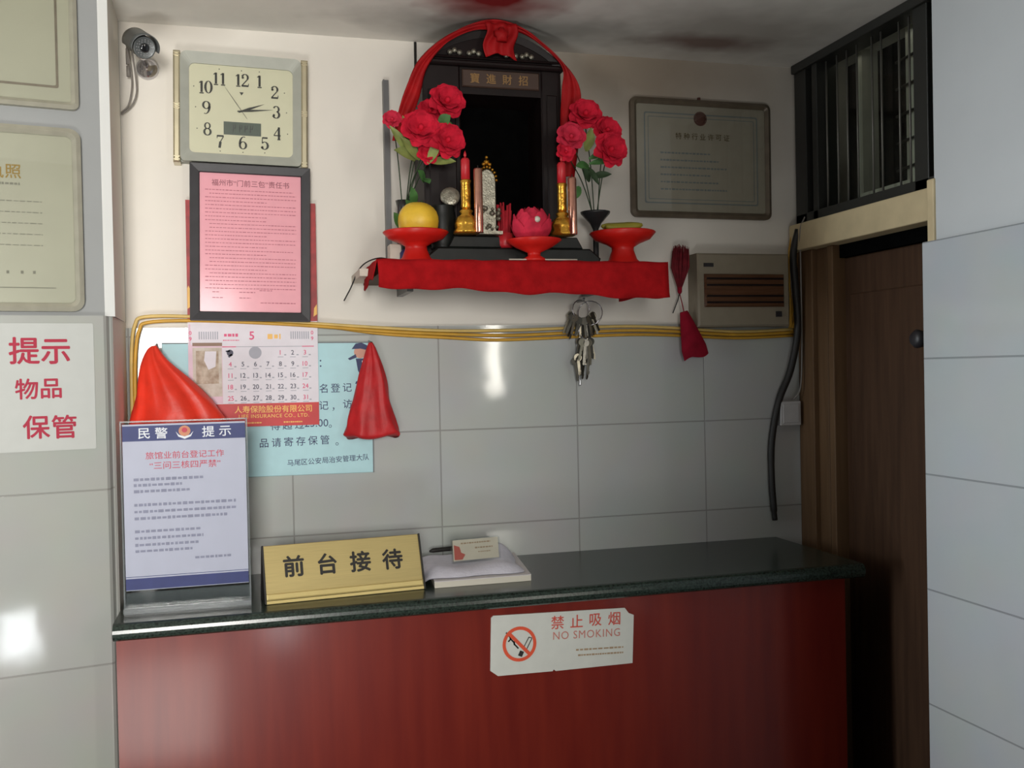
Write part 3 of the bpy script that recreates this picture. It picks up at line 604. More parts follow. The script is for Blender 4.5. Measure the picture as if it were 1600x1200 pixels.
fineprint(mb, XF, -.028, .01, .007, .0028, .0034, 0, 4, .004); fineprint(mb, XF, .052, .088, .007, .0028, .0034, 0, 5, .004); mb.build('gold_lettering', M['gold_ink'], bn)
mb = MB(); mb.rect(XF, -.125, -.062, .046, .161, .0032, .0034, 0); mb.rect(XF, -.1235, -.120, .161, .20, .0032, .0034); mb.build('pink_margin', M['calpale'], pg)
mb = MB(); mb.rect(XF, -.117, -.062, .158, .1645, .0034, .0036); mb.build('tan_bar', M['caltan'], pg)
mb = MB(); mb.rect(XF, -.117, -.063, .06, .155, .0034, .0038); ph = mb.build('picture', M['calphotolight'], pg)
mb = MB(); mb.rect(XF, -.111, -.069, .085, .149, .0038, .0040); mb.build('picture_center', M['calphoto'], ph)
mb = MB(); mb.flat(XF, [(-.094, .148), (-.073, .148), (-.075, .118), (-.088, .112), (-.096, .13)], .0042); mb.build('picture_light', M['white'], ph)
cols = [-.0475 + .0238 * k for k in range(7)]; rows = [.1445 - .0222 * k for k in range(5)]
md = MB(); mp_ = MB(); ml = MB()
for dday in range(1, 32):
    k = dday + 3; c_, r_ = k % 7, k // 7
    (mp_ if c_ in (0, 6) or dday in (1,) else md).text(XF, str(dday), cols[c_], rows[r_], .0128, .0037, 0, .012, .95)
    ml.rect(XF, cols[c_] + .0075, cols[c_] + .0115, rows[r_] - .006, rows[r_] - .0035, .0034, .0036); ml.rect(XF, cols[c_] - .005, cols[c_] + .006, rows[r_] - .0095, rows[r_] - .0083, .0034, .0036)
md.disc(XF, cols[0], rows[0], .0062, .0037); md.bar(XF, cols[0] - .008, rows[0] + .003, cols[0], rows[0] + .004, .003, .0037); md.bar(XF, cols[0] - .003, rows[0] - .008, cols[0] + .004, rows[0] - .003, .004, .0037)
ml.rect(XF, -.062, .113, .1558, .157, .0034, .0036); ml.disc(XF, .0, rows[0], .012, .0035)
for a0 in (-.105, .068):
    for k in range(9): ml.rect(XF, a0 + .0042 * k, a0 + .0042 * k + .0022, .171, .186, .0034, .0036)
mp_.text(XF, '5', -.006, .178, .0225, .0037, 0, .02); mp_.text(XF, '0', -.1205, .1835, .0105, .0037, 0, .02); mp_.text(XF, '9', -.1205, .172, .0105, .0037, 0, .02); mp_.text(XF, '0', .110, .1835, .0105, .0037, 0, .02); mp_.text(XF, '9', .110, .172, .0105, .0037, 0, .02)
fineprint(mp_, XF, -.058, -.032, .179, .006, .0037, 0, 3, .008); fineprint(mp_, XF, -.060, -.03, .169, .002, .0037, 0, 8, .004)
mp_.rect(XF, -.062, -.036, .1555, .1572, .0036, .0038); mp_.rect(XF, .09, .113, .1555, .1572, .0036, .0038)
md.build('black_dates', M['calgrey'], pg); mp_.build('pink_dates', M['calpink'], pg); ml.build('grey_marks', M['callight'], pg)
mg = MB(); fineprint(mg, XF, .024, .049, .176, .011, .0037, 0, 12, .012); mg.build('gold_mark', M['gold_ink'], pg)
# pale blue police notice board
bs = thing('notice_board', 'pale blue notice board with navy characters behind the calendar and bags', 'sign', (.045, D, 1.272))
UF = Frame((.0435, D - .0002, 1.404)).at(0, 0, 0, math.radians(-.4))
mb = MB(); mb.rect(UF, -.2015, .2015, -.132, .132, -.0002, .004, 0, .001); bd = mb.build('board', M['blueboard'], bs)
mb = MB(); mb.rect(UF, -.2015, .2015, .1305, .133, .0, .005); mb.rect(UF, .1995, .202, -.132, .133, .0, .005); mb.build('edge_strip', M['certline'], bs)
mb = MB()
def row(t, a, b_, s_, tr): 
    for k, chh in enumerate(t): mb.text(UF, chh, a + tr * k, b_ + .0006 * k, s_, .0046, 0, .004)
mb.text(UF, '：', .098, .090, .022, .0046)
row('名登记', .103, .040, .0195, .0235); mb.text(UF, '，', .172, .033, .02, .0046)
row('记', .103, .006, .0195, .02); mb.text(UF, '，', .122, -.002, .02, .0046); row('访', .150, .008, .0195, .02)
row('得超过', .008, -.032, .0195, .0235); mb.text(UF, '23:00', .088, -.029, .0215, .0046); mb.text(UF, '。', .115, -.036, .02, .0046)
row('品请寄存保管', -.014, -.066, .0195, .0236); mb.text(UF, '。', .128, -.072, .02, .0046)
row('马尾区公安局治安管理大队', .036, -.107, .0135, .0136)
mb.build('lettering', M['navyink'], bd)
mb = MB()                                                            # small printed officer saluting
mb.disc(UF, .177, .112, .0125, .0046, 0, 16); mb.flat(UF, [(.160, .118), (.168, .129), (.180, .131), (.192, .125), (.194, .115), (.178, .119)], .0050, 1)
mb.flat(UF, [(.168, .099), (.188, .099), (.186, .080), (.188, .060), (.182, .050), (.176, .050), (.178, .062), (.172, .075)], .0047, 1)
mb.flat(UF, [(.152, .099), (.168, .108), (.170, .101), (.156, .096)], .0048, 1); mb.flat(UF, [(.168, .053), (.178, .056), (.180, .048), (.166, .048)], .0047, 1); mb.flat(UF, [(.180, .095), (.184, .094), (.186, .076), (.182, .074)], .0049, 2)
mb.build('printed_officer', [M['skinprint'], M['navyink'], M['whiteink']], bd)
# red plastic bags
def bag(name, label, mtl, prof, ydep, seed, extra=None):
    """hanging gathered bag: prof = (z, x centre, half width, half depth)"""
    rr = random.Random(seed); ph_ = [rr.uniform(0, 6.28) for _ in range(4)]; seg = 44; m_ = MB(); vs = []
    P = bez([(a[0], a[1], 0) for a in prof], 5); Q = bez([(a[2], a[3], 0) for a in prof], 5)
    for i, (p, q_) in enumerate(zip(P, Q)):
        for k in range(seg):
            t = 2 * math.pi * k / seg; f_ = 1 + .10 * math.sin(5 * t + ph_[0]) + .07 * math.sin(9 * t + ph_[1] + i * .1) + .04 * math.sin(14 * t + ph_[2] - i * .2)
            yy = math.sin(t) * q_.y * f_
            vs.append((p.y + math.cos(t) * q_.x * (1 + .03 * math.sin(7 * t + i * .5)), min(ydep - yy, D - .0065), p.x + .004 * math.sin(3 * t + ph_[3]) * (i / len(P))))
    n = len(P); m_.add(vs, [(i * seg + k, (i + 1) * seg + k, (i + 1) * seg + (k + 1) % seg, i * seg + (k + 1) % seg) for i in range(n - 1) for k in range(seg)] + [tuple(range(seg)), tuple(reversed(range((n - 1) * seg, n * seg)))], 0, True)
    return m_
m_ = bag('', '', None, [(1.531, -.166, .004, .004), (1.522, -.168, .012, .010), (1.50, -.164, .025, .02), (1.46, -.147, .050, .034), (1.42, -.132, .072, .042), (1.385, -.126, .086, .047), (1.35, -.126, .090, .047), (1.325, -.126, .075, .04), (1.315, -.126, .02, .02)], D - .056, 2)
b1 = tag(m_.build('plastic_bag', M['redbag']), 'large bright red plastic bag bulging behind the clear sign stand', 'bag', )
mb = MB(); rr = random.Random(6)
mb.tube([(-.166, D - .02, 1.527), (-.166, D - .02, 1.533), (-.166, D - .001, 1.536)], .0016, 6); mb.build('hanging_nail', M['steel'], b1)
m_ = bag('', '', None, [(1.533, .2395, .004, .004), (1.520, .2405, .010, .008), (1.49, .2415, .020, .014), (1.455, .2405, .030, .019), (1.42, .239, .036, .022), (1.385, .238, .046, .024), (1.36, .2385, .053, .025), (1.349, .239, .056, .024), (1.344, .239, .052, .016)], D - .031, 5)
b2 = tag(m_.build('plastic_bag', M['redbag2']), 'narrow dark red plastic bag hanging at the right edge of the blue board', 'bag')
mb = MB(); mb.tube([(.2395, D - .03, 1.528), (.2395, D - .03, 1.534), (.2395, D - .001, 1.537)], .0016, 6); mb.build('hanging_nail', M['steel'], b2)
# bullet camera
cm = thing('security_camera', 'grey bullet security camera on a chrome foot, high in left corner', 'camera', (-.170, D, 2.05))
cdir = Vector((.030, -.092, -.044)).normalized(); cc = Vector((-.162, 1.85, 2.058)) - cdir * .066; 
mb = MB(); mb.lathe(cc, [(.013, 0), (.0195, .003), (.0195, .062), (.0185, .064), (.017, .063)], 24, 0, cdir); mb.build('housing', M['camgrey'], cm)
side = cdir.cross(Vector((0, 0, 1))).normalized(); upv = side.cross(cdir)
mb = MB()
def shield(u, v, r_=.0235):
    t = math.radians(-15 + 210 * u); return cc + cdir * (-.010 + .088 * v - .012 * abs(u - .5) * v) + side * (math.cos(t) * r_) + upv * (math.sin(t) * r_ + .001)
mb.grid(shield, 20, 4); mb.build('sunshield', M['camgrey'], cm, solid=.0016)
mb = MB(); mb.lathe(cc + cdir * .0635, [(.0078, 0), (.0078, .002), (.006, .0028), (.001, .0032)], 20, 0, cdir); mb.build('lens', M['lens'], cm)
mb = MB()
for rad_, cnt in ((.0105, 12), (.0138, 16)):
    for k in range(cnt):
        t = 2 * math.pi * k / cnt; mb.lathe(cc + cdir * .0635 + side * math.cos(t) * rad_ + upv * math.sin(t) * rad_, [(.0011, 0), (.0011, .0012), (.0003, .0018)], 6, 0, cdir)
mb.build('led_ring', M['led'], cm)
fo = Vector((-.171, D + .008, 2.064))
mb = MB(); mb.lathe(fo, [(.021, 0), (.021, .004), (.019, .009), (.012, .015), (.006, .019), (.005, .03)], 24, 0, (0, -1, 0)); mb.build('mount_foot', M['chrome'], cm)
mb = MB(); mb.tube([fo + Vector((0, -.022, 0)), fo + Vector((-.002, -.05, .006)), cc + cdir * .030 - upv * .019], .005, 10); mb.lathe(cc + cdir * .03 - upv * .022, [(.004, 0), (.007, .003), (.007, .008), (.004, .010)], 12, 0, upv); mb.build('mount_arm', M['chrome'], cm)
mb = MB()
mb.tube(bez([cc - cdir * .004, cc - cdir * .012 + Vector((-.014, 0, -.006)), (-.203, D - .03, 2.09), (-.199, D - .006, 2.05), (-.199, D - .006, 2.02), (-.206, D - .004, 1.99), (-.219, D - .003, 1.975)]), .0017, 6)
mb.tube(bez([cc - cdir * .004, cc - cdir * .010 + Vector((-.008, 0, -.010)), (-.193, D - .04, 2.08), (-.190, D - .007, 2.03), (-.192, D - .006, 2.006), (-.201, D - .004, 1.988), (-.219, D - .003, 1.972)]), .0017, 6)
mb.tube([(-.2035, D - .012, 2.095), (-.2035, D - .012, 2.065)], .004, 8); mb.tube([(-.2035, D - .012, 2.062), (-.2035, D - .012, 2.042)], .0035, 8); mb.build('cable', M['greycable'], cm)

# ------------------------------------------------------------------ cables, channel, panel on the back wall
yc = [([(-.2125, -.010, 1.30), (-.2125, -.009, 1.42), (-.211, -.008, 1.52), (-.204, -.008, 1.572), (-.185, -.008, 1.588), (-.10, -.008, 1.588), (.02, -.010, 1.580), (.14, -.010, 1.572), (.27, -.009, 1.563), (.40, -.010, 1.556), (.54, -.010, 1.556), (.684, -.010, 1.560), (.80, -.010, 1.562), (.90, -.010, 1.558), (1.06, -.012, 1.548), (1.205, -.010, 1.552)], .0034, 'yellowpale', 'uppermost of the three yellow cables strung along the tile top edge'),
      ([(-.2065, -.010, 1.30), (-.2065, -.010, 1.42), (-.204, -.010, 1.515), (-.196, -.010, 1.562), (-.18, -.010, 1.577), (-.10, -.010, 1.580), (.02, -.012, 1.575), (.14, -.013, 1.567), (.27, -.013, 1.556), (.40, -.013, 1.549), (.54, -.013, 1.545), (.684, -.013, 1.550), (.80, -.013, 1.553), (.90, -.013, 1.550), (1.06, -.014, 1.541), (1.205, -.013, 1.545)], .0034, 'yellow', 'middle of the three yellow cables strung along the tile top edge'),
      ([(.15, -.005, 1.568), (.27, -.005, 1.551), (.40, -.006, 1.542), (.50, -.006, 1.536), (.60, -.006, 1.538), (.684, -.006, 1.541), (.80, -.006, 1.544), (.90, -.006, 1.542), (1.06, -.006, 1.534), (1.205, -.006, 1.538)], .0034, 'yellow', 'lowest sagging yellow cable under the others, right of the calendar only')]
for pth, r_, k_, lab in yc:
    mb = MB(); mb.tube(bez([(x, D + y, z) for x, y, z in pth], 6), r_, 8); tag(mb.build('yellow_cable', M[k_]), lab, 'cable')
for k, (dx, dy) in enumerate(((-.004, .010), (.004, .008), (.011, .002))):
    mb = MB(); mb.tube(bez([(1.190 + dx * .5, D - .012 + dy * .3, 1.545), (1.2 + dx * .3, D - .012 + dy, 1.56), (1.203 + dx * .7, D - .014 + dy, 1.62), (1.200 + dx, D - .016 + dy, 1.70), (1.204 + dx * .5, D - .02 + dy, 1.76), (1.212, D - .035 + dy, 1.782)], 6), .0026, 7)
    tag(mb.build('yellow_cable', M['yellow']), ['yellow cable rising up the door corner, nearest the panel box', 'yellow cable rising up the door corner, second from the panel box', 'yellow cable rising up the door corner, nearest the door frame'][k], 'cable')
mb = MB(); mb.tube(bez([(1.205, D - .035, 1.775), (1.194, D - .03, 1.72), (1.198, D - .03, 1.64), (1.203, D - .028, 1.55), (1.188, D - .02, 1.46), (1.160, D - .015, 1.39), (1.142, D - .012, 1.30), (1.140, D - .012, 1.22), (1.144, D - .012, 1.15), (1.147, D - .012, 1.12)], 6), [.008] * 40 + [.0075] * 10 + [.006] * 5, 10)
tag(mb.build('thick_cable', M['blackcable']), 'thick black cable drooping down the tiled corner beside the door', 'cable')
mb = MB(); mb.tube(bez([(1.206, D - .06, 1.80), (1.200, D - .05, 1.77), (1.206, D - .04, 1.69), (1.212, D - .03, 1.52), (1.209, D - .026, 1.42), (1.196, D - .016, 1.392)], 6), .0018, 6)
tag(mb.build('thin_wire', M['greycable']), 'thin grey wire running down to the small socket box by the door', 'cable')
mb = MB(); mb.box(.281, .291, D - .006, D + .008, 1.70, 2.066).box(.279, .282, D - .009, D + .008, 1.70, 2.066)
tag(mb.build('cable_channel', M['trunk']), 'grey metal cable channel running up the wall left of the shrine', 'cable channel')
mb = MB(); mb.tube([(.349, D + .004, CE - .002), (.348, D + .004, 2.02)], .0028, 6)
tag(mb.build('power_cord', M['blackcable']), 'thin dark cord coming down from the ceiling behind the red sash', 'cable')
# electrical panel box
ep = thing('electrical_panel', 'beige electrical panel box with a smoky brown cover by the door', 'electrical panel', (1.06, D, 1.556))
EF = Frame((1.064, D + .008, 1.637))
mb = MB(); mb.rect(EF, -.112, .112, -.079, .082, 0, .050, 0, .004); bx = mb.build('box', M['panelbox'], ep)
mb = MB(); mb.rect(EF, -.098, .096, -.036, .036, .049, .056, 0, .003); cv = mb.build('cover', M['panelwin'], ep)
mb = MB()
for b_ in (-.026, -.012, .012, .026): mb.rect(EF, -.094, .092, b_ - .002, b_ + .002, .056, .0575)
mb.build('cover_rib', M['lacquer'], cv)
mb = MB(); mb.rect(EF, -.098, -.075, .052, .060, .050, .052); mb.build('name_badge', M['blackframe'], ep); mb = MB(); mb.rect(EF, .076, .090, -.058, -.046, .050, .053); mb.build('latch', M['blackframe'], ep)
# small socket box
jb = MB(); jb.box(1.160, 1.212, D - .022, D, 1.334, 1.389); jb = tag(jb.build('socket_box', M['jbox'], bevel=.002), 'small white surface socket box on the tiles beside the door frame', 'socket')
mb = MB(); mb.box(1.166, 1.206, D - .0235, D - .0215, 1.340, 1.383); mb.build('cover_plate', M['jbox'], jb, bevel=.001)
# right-hand certificate
def cert(name, label, F, hw, hh, fw, rad, mf, mp, depth):
    t = thing(name, label, 'certificate', F.p(0, -hh, 0)); m_ = MB(); o_ = rrect(-hw, hw, -hh, hh, rad, 5); i_ = rrect(-hw + fw, hw - fw, -hh + fw, hh - fw, max(.002, rad - fw * .6), 5)
    mid = rrect(-hw + fw * .5, hw - fw * .5, -hh + fw * .5, hh - fw * .5, max(.002, rad - fw * .3), 5)
    m_.frame(F, o_, mid, 0, depth * .7, 0, depth); m_.frame(F, mid, i_, 0, depth, 0, depth * .6); m_.build('frame', mf, t)
    m_ = MB(); m_.prism(F, rrect(-hw + fw * .8, hw - fw * .8, -hh + fw * .8, hh - fw * .8, .002, 2), .001, depth * .5); return t, m_.build('certificate_sheet', mp, t)
CFR = Frame((.988, D + .008, 1.932)).at(0, 0, 0, math.radians(-.2))
t, sh = cert('framed_certificate', 'dim framed certificate with a round emblem right of the shrine', CFR, .170, .131, .014, .014, M['certframe'], M['certpaper'], .014)
mb = MB(); mb.frame(CFR, rrect(-.138, .138, -.100, .100, .004, 2), rrect(-.135, .135, -.097, .097, .004, 2), .0068, .0073); mb.frame(CFR, rrect(-.129, .129, -.091, .091, .002, 2), rrect(-.1275, .1275, -.0895, .0895, .002, 2), .0068, .0073); 
for k in range(6): fineprint(mb, CFR, -.10, .02 + .02 * (k % 3), .012 - .016 * k, .004, .0074, 0, k, .008)
mb.build('border_print', M['certline'], sh)
mb = MB()
for k, chh in enumerate('特种行业许可证'): mb.text(CFR, chh, -.056 + .0195 * k, .050, .0155, .0075, 0, .01)
mb.build('title_lettering', M['certink'], sh)
mb = MB(); mb.lathe(CFR.p(-.003, .090, .007), [(.013, 0), (.013, .0006), (.009, .0008)], 24, 0, (0, -1, 0)); mb.frame(CFR.at(-.003, .090), [(math.cos(a) * .016, math.sin(a) * .016) for a in [k * math.pi / 8 for k in range(16)]], [(math.cos(a) * (.0145 if k % 2 else .0125), math.sin(a) * .0125) for k, a in enumerate([k * math.pi / 8 for k in range(16)])], .007, .0078); mb.build('emblem', M['certred'], sh)
mb = MB(); mb.prism(CFR, rrect(-.158, .158, -.119, .119, .003, 2), .0082, .0088); mb.build('glass_cover', M['glass'], t)
mb = MB(); mb.tube([CFR.p(-.004, .131, .004), CFR.p(-.004, .137, .004)], .004, 8); mb.build('hanging_loop', M['certred'], t)

# ------------------------------------------------------------------ keys, brush and pouch
kb = thing('key_bunch', 'big bunch of worn metal keys hanging on the wall below the shelf', 'keys', (.690, D, 1.44))
kx = .690
mb = MB(); mb.tube([(kx, D + .004, 1.616), (kx, D - .036, 1.616), (kx, D - .038, 1.622)], .0022, 8); mb.build('nail', M['steel'], kb)
def ring(c_, r_, ax_, m_, wire=.0011):
    ax_ = Vector(ax_).normalized(); e1 = ax_.orthogonal().normalized(); e2 = ax_.cross(e1)
    m_.tube([Vector(c_) + (e1 * math.cos(t) + e2 * math.sin(t)) * r_ for t in [2 * math.pi * k / 20 for k in range(21)]], wire, 6)
mb = MB(); ring((kx - .004, D - .030, 1.596), .022, (.3, -1, .1), mb); ring((kx + .016, D - .030, 1.590), .026, (-.5, -1, .2), mb); ring((kx + .004, D - .032, 1.552), .016, (.2, -1, 0), mb); mb.build('key_ring', M['chrome'], kb)
rr = random.Random(11)
def key(o_, ang_, yaw, L_, mt):
    dn = Vector((math.sin(ang_), 0, -math.cos(ang_))); sd = Vector((math.cos(ang_) * math.cos(yaw), math.sin(yaw), math.sin(ang_) * math.cos(yaw))); nn = dn.cross(sd).normalized()
    F_ = Frame(o_, sd, -dn, nn); m_ = MB(); hd = [(math.cos(t) * .0085, -.008 + math.sin(t) * .0085) for t in [2 * math.pi * k / 12 for k in range(12)]]
    m_.prism(F_, hd, -.0009, .0009); sh_ = [(-.0026, -.013), (-.0026, -L_ + .002), (0, -L_), (.0022, -L_ + .003)]
    for k in range(5): sh_ += [(.0014 + .0012 * ((k * 7 + int(L_ * 1e4)) % 3) * .6, -L_ + .006 + k * .0035), (.0032, -L_ + .008 + k * .0035)]
    sh_ += [(.0032, -.013)]; m_.prism(F_, sh_, -.0008, .0008); m_.build('key', mt, kb)
for k in range(21):
    t = -1.25 + 2.5 * k / 20; key((kx + .022 * math.sin(t) - .002, D - .026 - .003 * (k % 4), 1.600 - .020 * math.cos(t)), t * .32 + rr.uniform(-.12, .12), rr.uniform(-.8, .8), rr.uniform(.040, .052), M['key'] if k % 3 == 0 else M['keydark'])
for k in range(13):
    t = -.9 + 1.8 * k / 12; key((kx + .004 + .013 * math.sin(t), D - .028 - .004 * (k % 3), 1.546 - .012 * math.cos(t)), t * .25 + rr.uniform(-.08, .08), rr.uniform(-.7, .7), rr.uniform(.042, .056), M['key'] if k % 2 == 0 else M['keydark'])
for k in range(7):
    key((kx - .004 + .0055 * (k - 3), D - .029 - .003 * (k % 2), 1.508 - .004 * abs(k - 3) + (.004 if k % 2 else 0)), rr.uniform(-.15, .15), rr.uniform(-.6, .6), rr.uniform(.045, .056), M['key'] if k == 1 else M['keydark'])
mb = MB(); mb.tube(bez([(kx - .014, D - .028, 1.500), (kx - .0145, D - .028, 1.470), (kx - .009, D - .028, 1.448), (kx - .009, D - .028, 1.436)], 4), .0017, 6); mb.build('key_chain', M['chrome'], kb)
# brush-like ornament and pouch
fb = thing('feather_brush', 'dark red bristly hanging brush above the small red pouch', 'ornament', (.921, D, 1.60))
mb = MB(); rr = random.Random(8)
for k in range(150):
    t = rr.uniform(0, 6.28); q_ = rr.random() ** .5; zt_ = rr.uniform(1.725, 1.745) - .01 * q_
    a = Vector((.9205 + .004 * q_ * math.cos(t), D - .016 + .004 * q_ * math.sin(t), 1.645)); b_ = Vector((.921 + .021 * q_ * math.cos(t), D - .018 + .014 * q_ * math.sin(t), 1.69)); c_ = Vector((.923 + .019 * q_ * math.cos(t), D - .018 + .013 * q_ * math.sin(t), zt_))
    mb.tube([a, b_, c_], [.0013, .0014, .0006], 4)
mb.build('bristles', M['bristle'], fb)
mb = MB(); mb.lathe((.9205, D - .016, 1.632), [(.0025, 0), (.005, .004), (.0055, .016), (.004, .02)], 12); mb.build('collar', M['crimson'], fb)
mb = MB(); mb.tube(bez([(.9205, D - .016, 1.634), (.915, D - .014, 1.615), (.905, D - .012, 1.59)], 5), .0012, 6); mb.build('wire_handle', M['blackcable'], fb)
mb = MB(); mb.tube([(.9215, D + .004, 1.700), (.9215, D - .012, 1.700)], .0018, 6); mb.build('nail', M['steel'], fb)
po = MB(); PO = Frame((.950, D - .018, 1.498)).at(0, 0, 0, math.radians(16))
def pouch(u, v, s_=1):
    wd = .009 + (.030 - .009) * min(1, v * 1.25) ** .9 ; th = .010 * math.sin(math.pi * u) ** .6 * (.35 + .65 * math.sin(math.pi * min(.95, .15 + v * .8))) + .0005
    return PO.p((u - .5) * 2 * wd, .098 - .104 * v + .004 * math.sin(6.28 * u) * v, .011 + s_ * th)
po.grid(lambda u, v: pouch(u, v, 1), 16, 20); po.grid(lambda u, v: pouch(1 - u, v, -1), 16, 20)
po = tag(po.build('pouch', M['crimson']), 'small crimson cloth pouch hanging below the bristly brush', 'pouch')
mb = MB(); mb.tube(bez([PO.p(0, .096, .011), PO.p(.002, .115, .010), (.9225, D - .010, 1.640), (.9215, D - .010, 1.698)], 5), .0011, 6); mb.build('hanging_cord', M['crimson'], po)

# ------------------------------------------------------------------ altar shelf and what stands on it
ZS = 1.672; SX0, SX1, SY = .228, .778, 1.722
mb = MB(); mb.box(SX0 + .004, SX1 - .004, SY + .004, D + .006, ZS - .022, ZS - .0015); sf = tag(mb.build('wall_shelf', M['darkwood']), 'wooden altar shelf on the wall hidden under a red cloth', 'shelf')
mb = MB(); mb.box(SX0 - .020, SX0 + .004, 1.84, D, ZS - .018, ZS - .004); mb.build('shelf_end', M['offwhite'], sf)
for x in (.30, .70): mb = MB(); mb.box(x, x + .012, 1.86, D + .006, ZS - .045, ZS - .022); mb.build('bracket', M['trunk'], sf)
def hang(u):  return .050 + .0215 * u + .0025 * math.sin(u * 17) + .0015 * math.sin(u * 41)
mb = MB()
def cloth(u, v):
    x = SX0 - .002 + (SX1 - SX0 + .004) * u + .0006 * math.sin(v * 20)
    L1_, L2_ = D - SY - .002, hang(u); s_ = v * (L1_ + L2_)
    if s_ < L1_: return Vector((x, D - .001 - s_, ZS + .0006 + .0008 * math.sin(u * 50) * (s_ / L1_)))
    k = s_ - L1_; return Vector((x + .0015 * math.sin(k * 60 + u * 9), SY + .001 - .0035 * math.sin(min(1, k / .01) * 1.57) - .002 * math.sin(u * 33) * k / .05, ZS + .0006 - k * .99))
mb.grid(cloth, 70, 40)
mb.grid(lambda u, v: Vector((SX0 - .0025 - .003 * v - .006 * v * (1 - u) + .001 * math.sin(u * 15), SY + (D - SY - .08) * u, ZS + .0006 - v * (.038 - .006 * math.sin(u * 6)))), 16, 10)
mb.grid(lambda u, v: Vector((SX1 + .0025 + .002 * v, SY + (D - SY - .004) * u, ZS + .0006 - v * (.066 - .012 * u + .003 * math.sin(u * 8)))), 16, 10)
tag(mb.build('altar_cloth', M['redcloth'], solid=.0012), 'red cotton cloth covering the altar shelf and hanging over its front', 'cloth')
mb = MB(); mb.tube(bez([(.290, D - .01, 1.70), (.262, D - .03, 1.702), (.232, D - .06, 1.69), (.214, D - .07, 1.672), (.200, D - .06, 1.64), (.187, D - .05, 1.615)], 6), .0014, 6)
tag(mb.build('thin_wire', M['blackcable']), 'thin dark wire curling over the left end of the altar shelf', 'cable')
# shrine cabinet
sr = thing('shrine', 'dark lacquered household shrine with an arched top and gold characters', 'shrine', (.473, 1.91, ZS + .001))
SH = Frame((.477, 1.86, ZS + .0015)); W2, HB = .144, .392
arch = [(-W2, HB)] + [(-W2 + .004 + (W2 * 2 - .008) * k / 20, HB + .006 + .062 * math.sin(math.pi * k / 20) ** .8) for k in range(1, 20)] + [(W2, HB)]
mb = MB(); mb.prism(SH, [(W2, HB)] + [(-W2, HB)] + arch[1:-1], -.10, .012, 0, .003)
arch2 = [(a * .86, HB + .004 + (b_ - HB) * .72) for a, b_ in arch]
mb.frame(SH, arch, arch2, .011, .018, 0, .014); mb.build('arched_top', M['lacquer'], sr)
for a0, a1 in ((-.140, -.066), (.098, .140)):
    mb = MB(); mb.rect(SH, a0, a1, 0, HB, -.10, .006, 0, .003); mb.rect(SH, a0 + .010, a1 - .010, .02, HB - .05, .005, .009, 0, .002); mb.build('side_panel', M['lacquer'], sr)
mb = MB(); mb.rect(SH, -.066, .098, HB - .055, HB, -.10, .004); mb.rect(SH, -.1415, .1415, HB - .004, HB + .006, -.1, .020, 0, .003); mb.rect(SH, -.137, .137, HB + .009, HB + .013, -.1, .022, 0, .002); mb.build('cornice', M['lacquer'], sr)
mb = MB(); mb.rect(SH, -.066, .098, 0, HB - .05, -.10, -.092); mb.rect(SH, -.066, .098, 0, .012, -.092, .0); mb.build('niche_back', M['void'], sr)
mb = MB(); mb.rect(SH, -.062, .094, HB - .042, HB - .008, .004, .009, 0, .002); pq = mb.build('plaque', M['plaque'], sr)
mb = MB()
for k, chh in enumerate('寶進財招'): mb.text(SH, chh, -.037 + .0325 * k, HB - .025, .0205, .0096, 0, .012)
mb.build('gold_lettering', M['plaquegold'], pq)
for a in (-.078, -.040, .034, .066):
    mb = MB()
    for dx in (0, .010, -.009): mb.lathe(SH.p(a + dx, HB + .020 + .004 * (dx == 0), .016), [(.0055, 0), (.005, .003), (.001, .005)], 10, 0, (0, -1, 0))
    mb.build('carved_cloud', M['silver'], sr)
# red sash draped over the shrine
sash = bez([(-.190, .235, .018), (-.180, .275, .020), (-.163, .325, .022), (-.142, .382, .026), (-.100, .428, .028), (-.045, .458, .028), (.005, .466, .028), (.055, .459, .028), (.104, .428, .028), (.141, .394, .026), (.154, .350, .024), (.153, .29, .022), (.150, .23, .020), (.146, .18, .018)], 6)
wid = bez([(a, 0, 0) for a in (.012, .013, .015, .010, .006, .006, .009, .004, .003, .005, .018, .020, .018, .015)], 6)
mb = MB(); vs = []; n = len(sash)
for i, (p, q_) in enumerate(zip(sash, wid)):
    tan = (sash[min(i + 1, n - 1)] - sash[max(i - 1, 0)]).normalized(); nr_ = Vector((-tan.y, tan.x, 0))
    for k in range(9): s_ = (k / 4 - 1); vs.append(SH.p(p.x + nr_.x * q_.x * s_, min(p.y + nr_.y * q_.x * s_, CE - .004 - ZS), p.z + .004 * math.sin(s_ * 5 + i * .25)))
mb.add(vs, [(i * 9 + k, i * 9 + k + 1, (i + 1) * 9 + k + 1, (i + 1) * 9 + k) for i in range(n - 1) for k in range(8)], 0, True)
sa = tag(mb.build('red_sash', M['redsatin'], solid=.002), 'red satin sash draped over the arched top of the shrine', 'cloth')
mb = MB(); mb.grid(lambda u, v: SH.p(-.022 + .062 * u + .004 * math.sin(v * 7), .466 - .056 * v + (-.020 * abs(u - .4) * v), .034 + .004 * math.sin(u * 14 + v * 4) + .004 * (1 - v)), 18, 12)
mb.lathe(SH.p(.010, .443, .036), [(.001, 0), (.014, .002), (.012, .009), (.004, .014)], 14, 0, (0, -1, 0), 1, lambda a, h: 1 + .2 * math.sin(5 * a)); mb.build('bow', M['redsatin'], sa, solid=.0012)
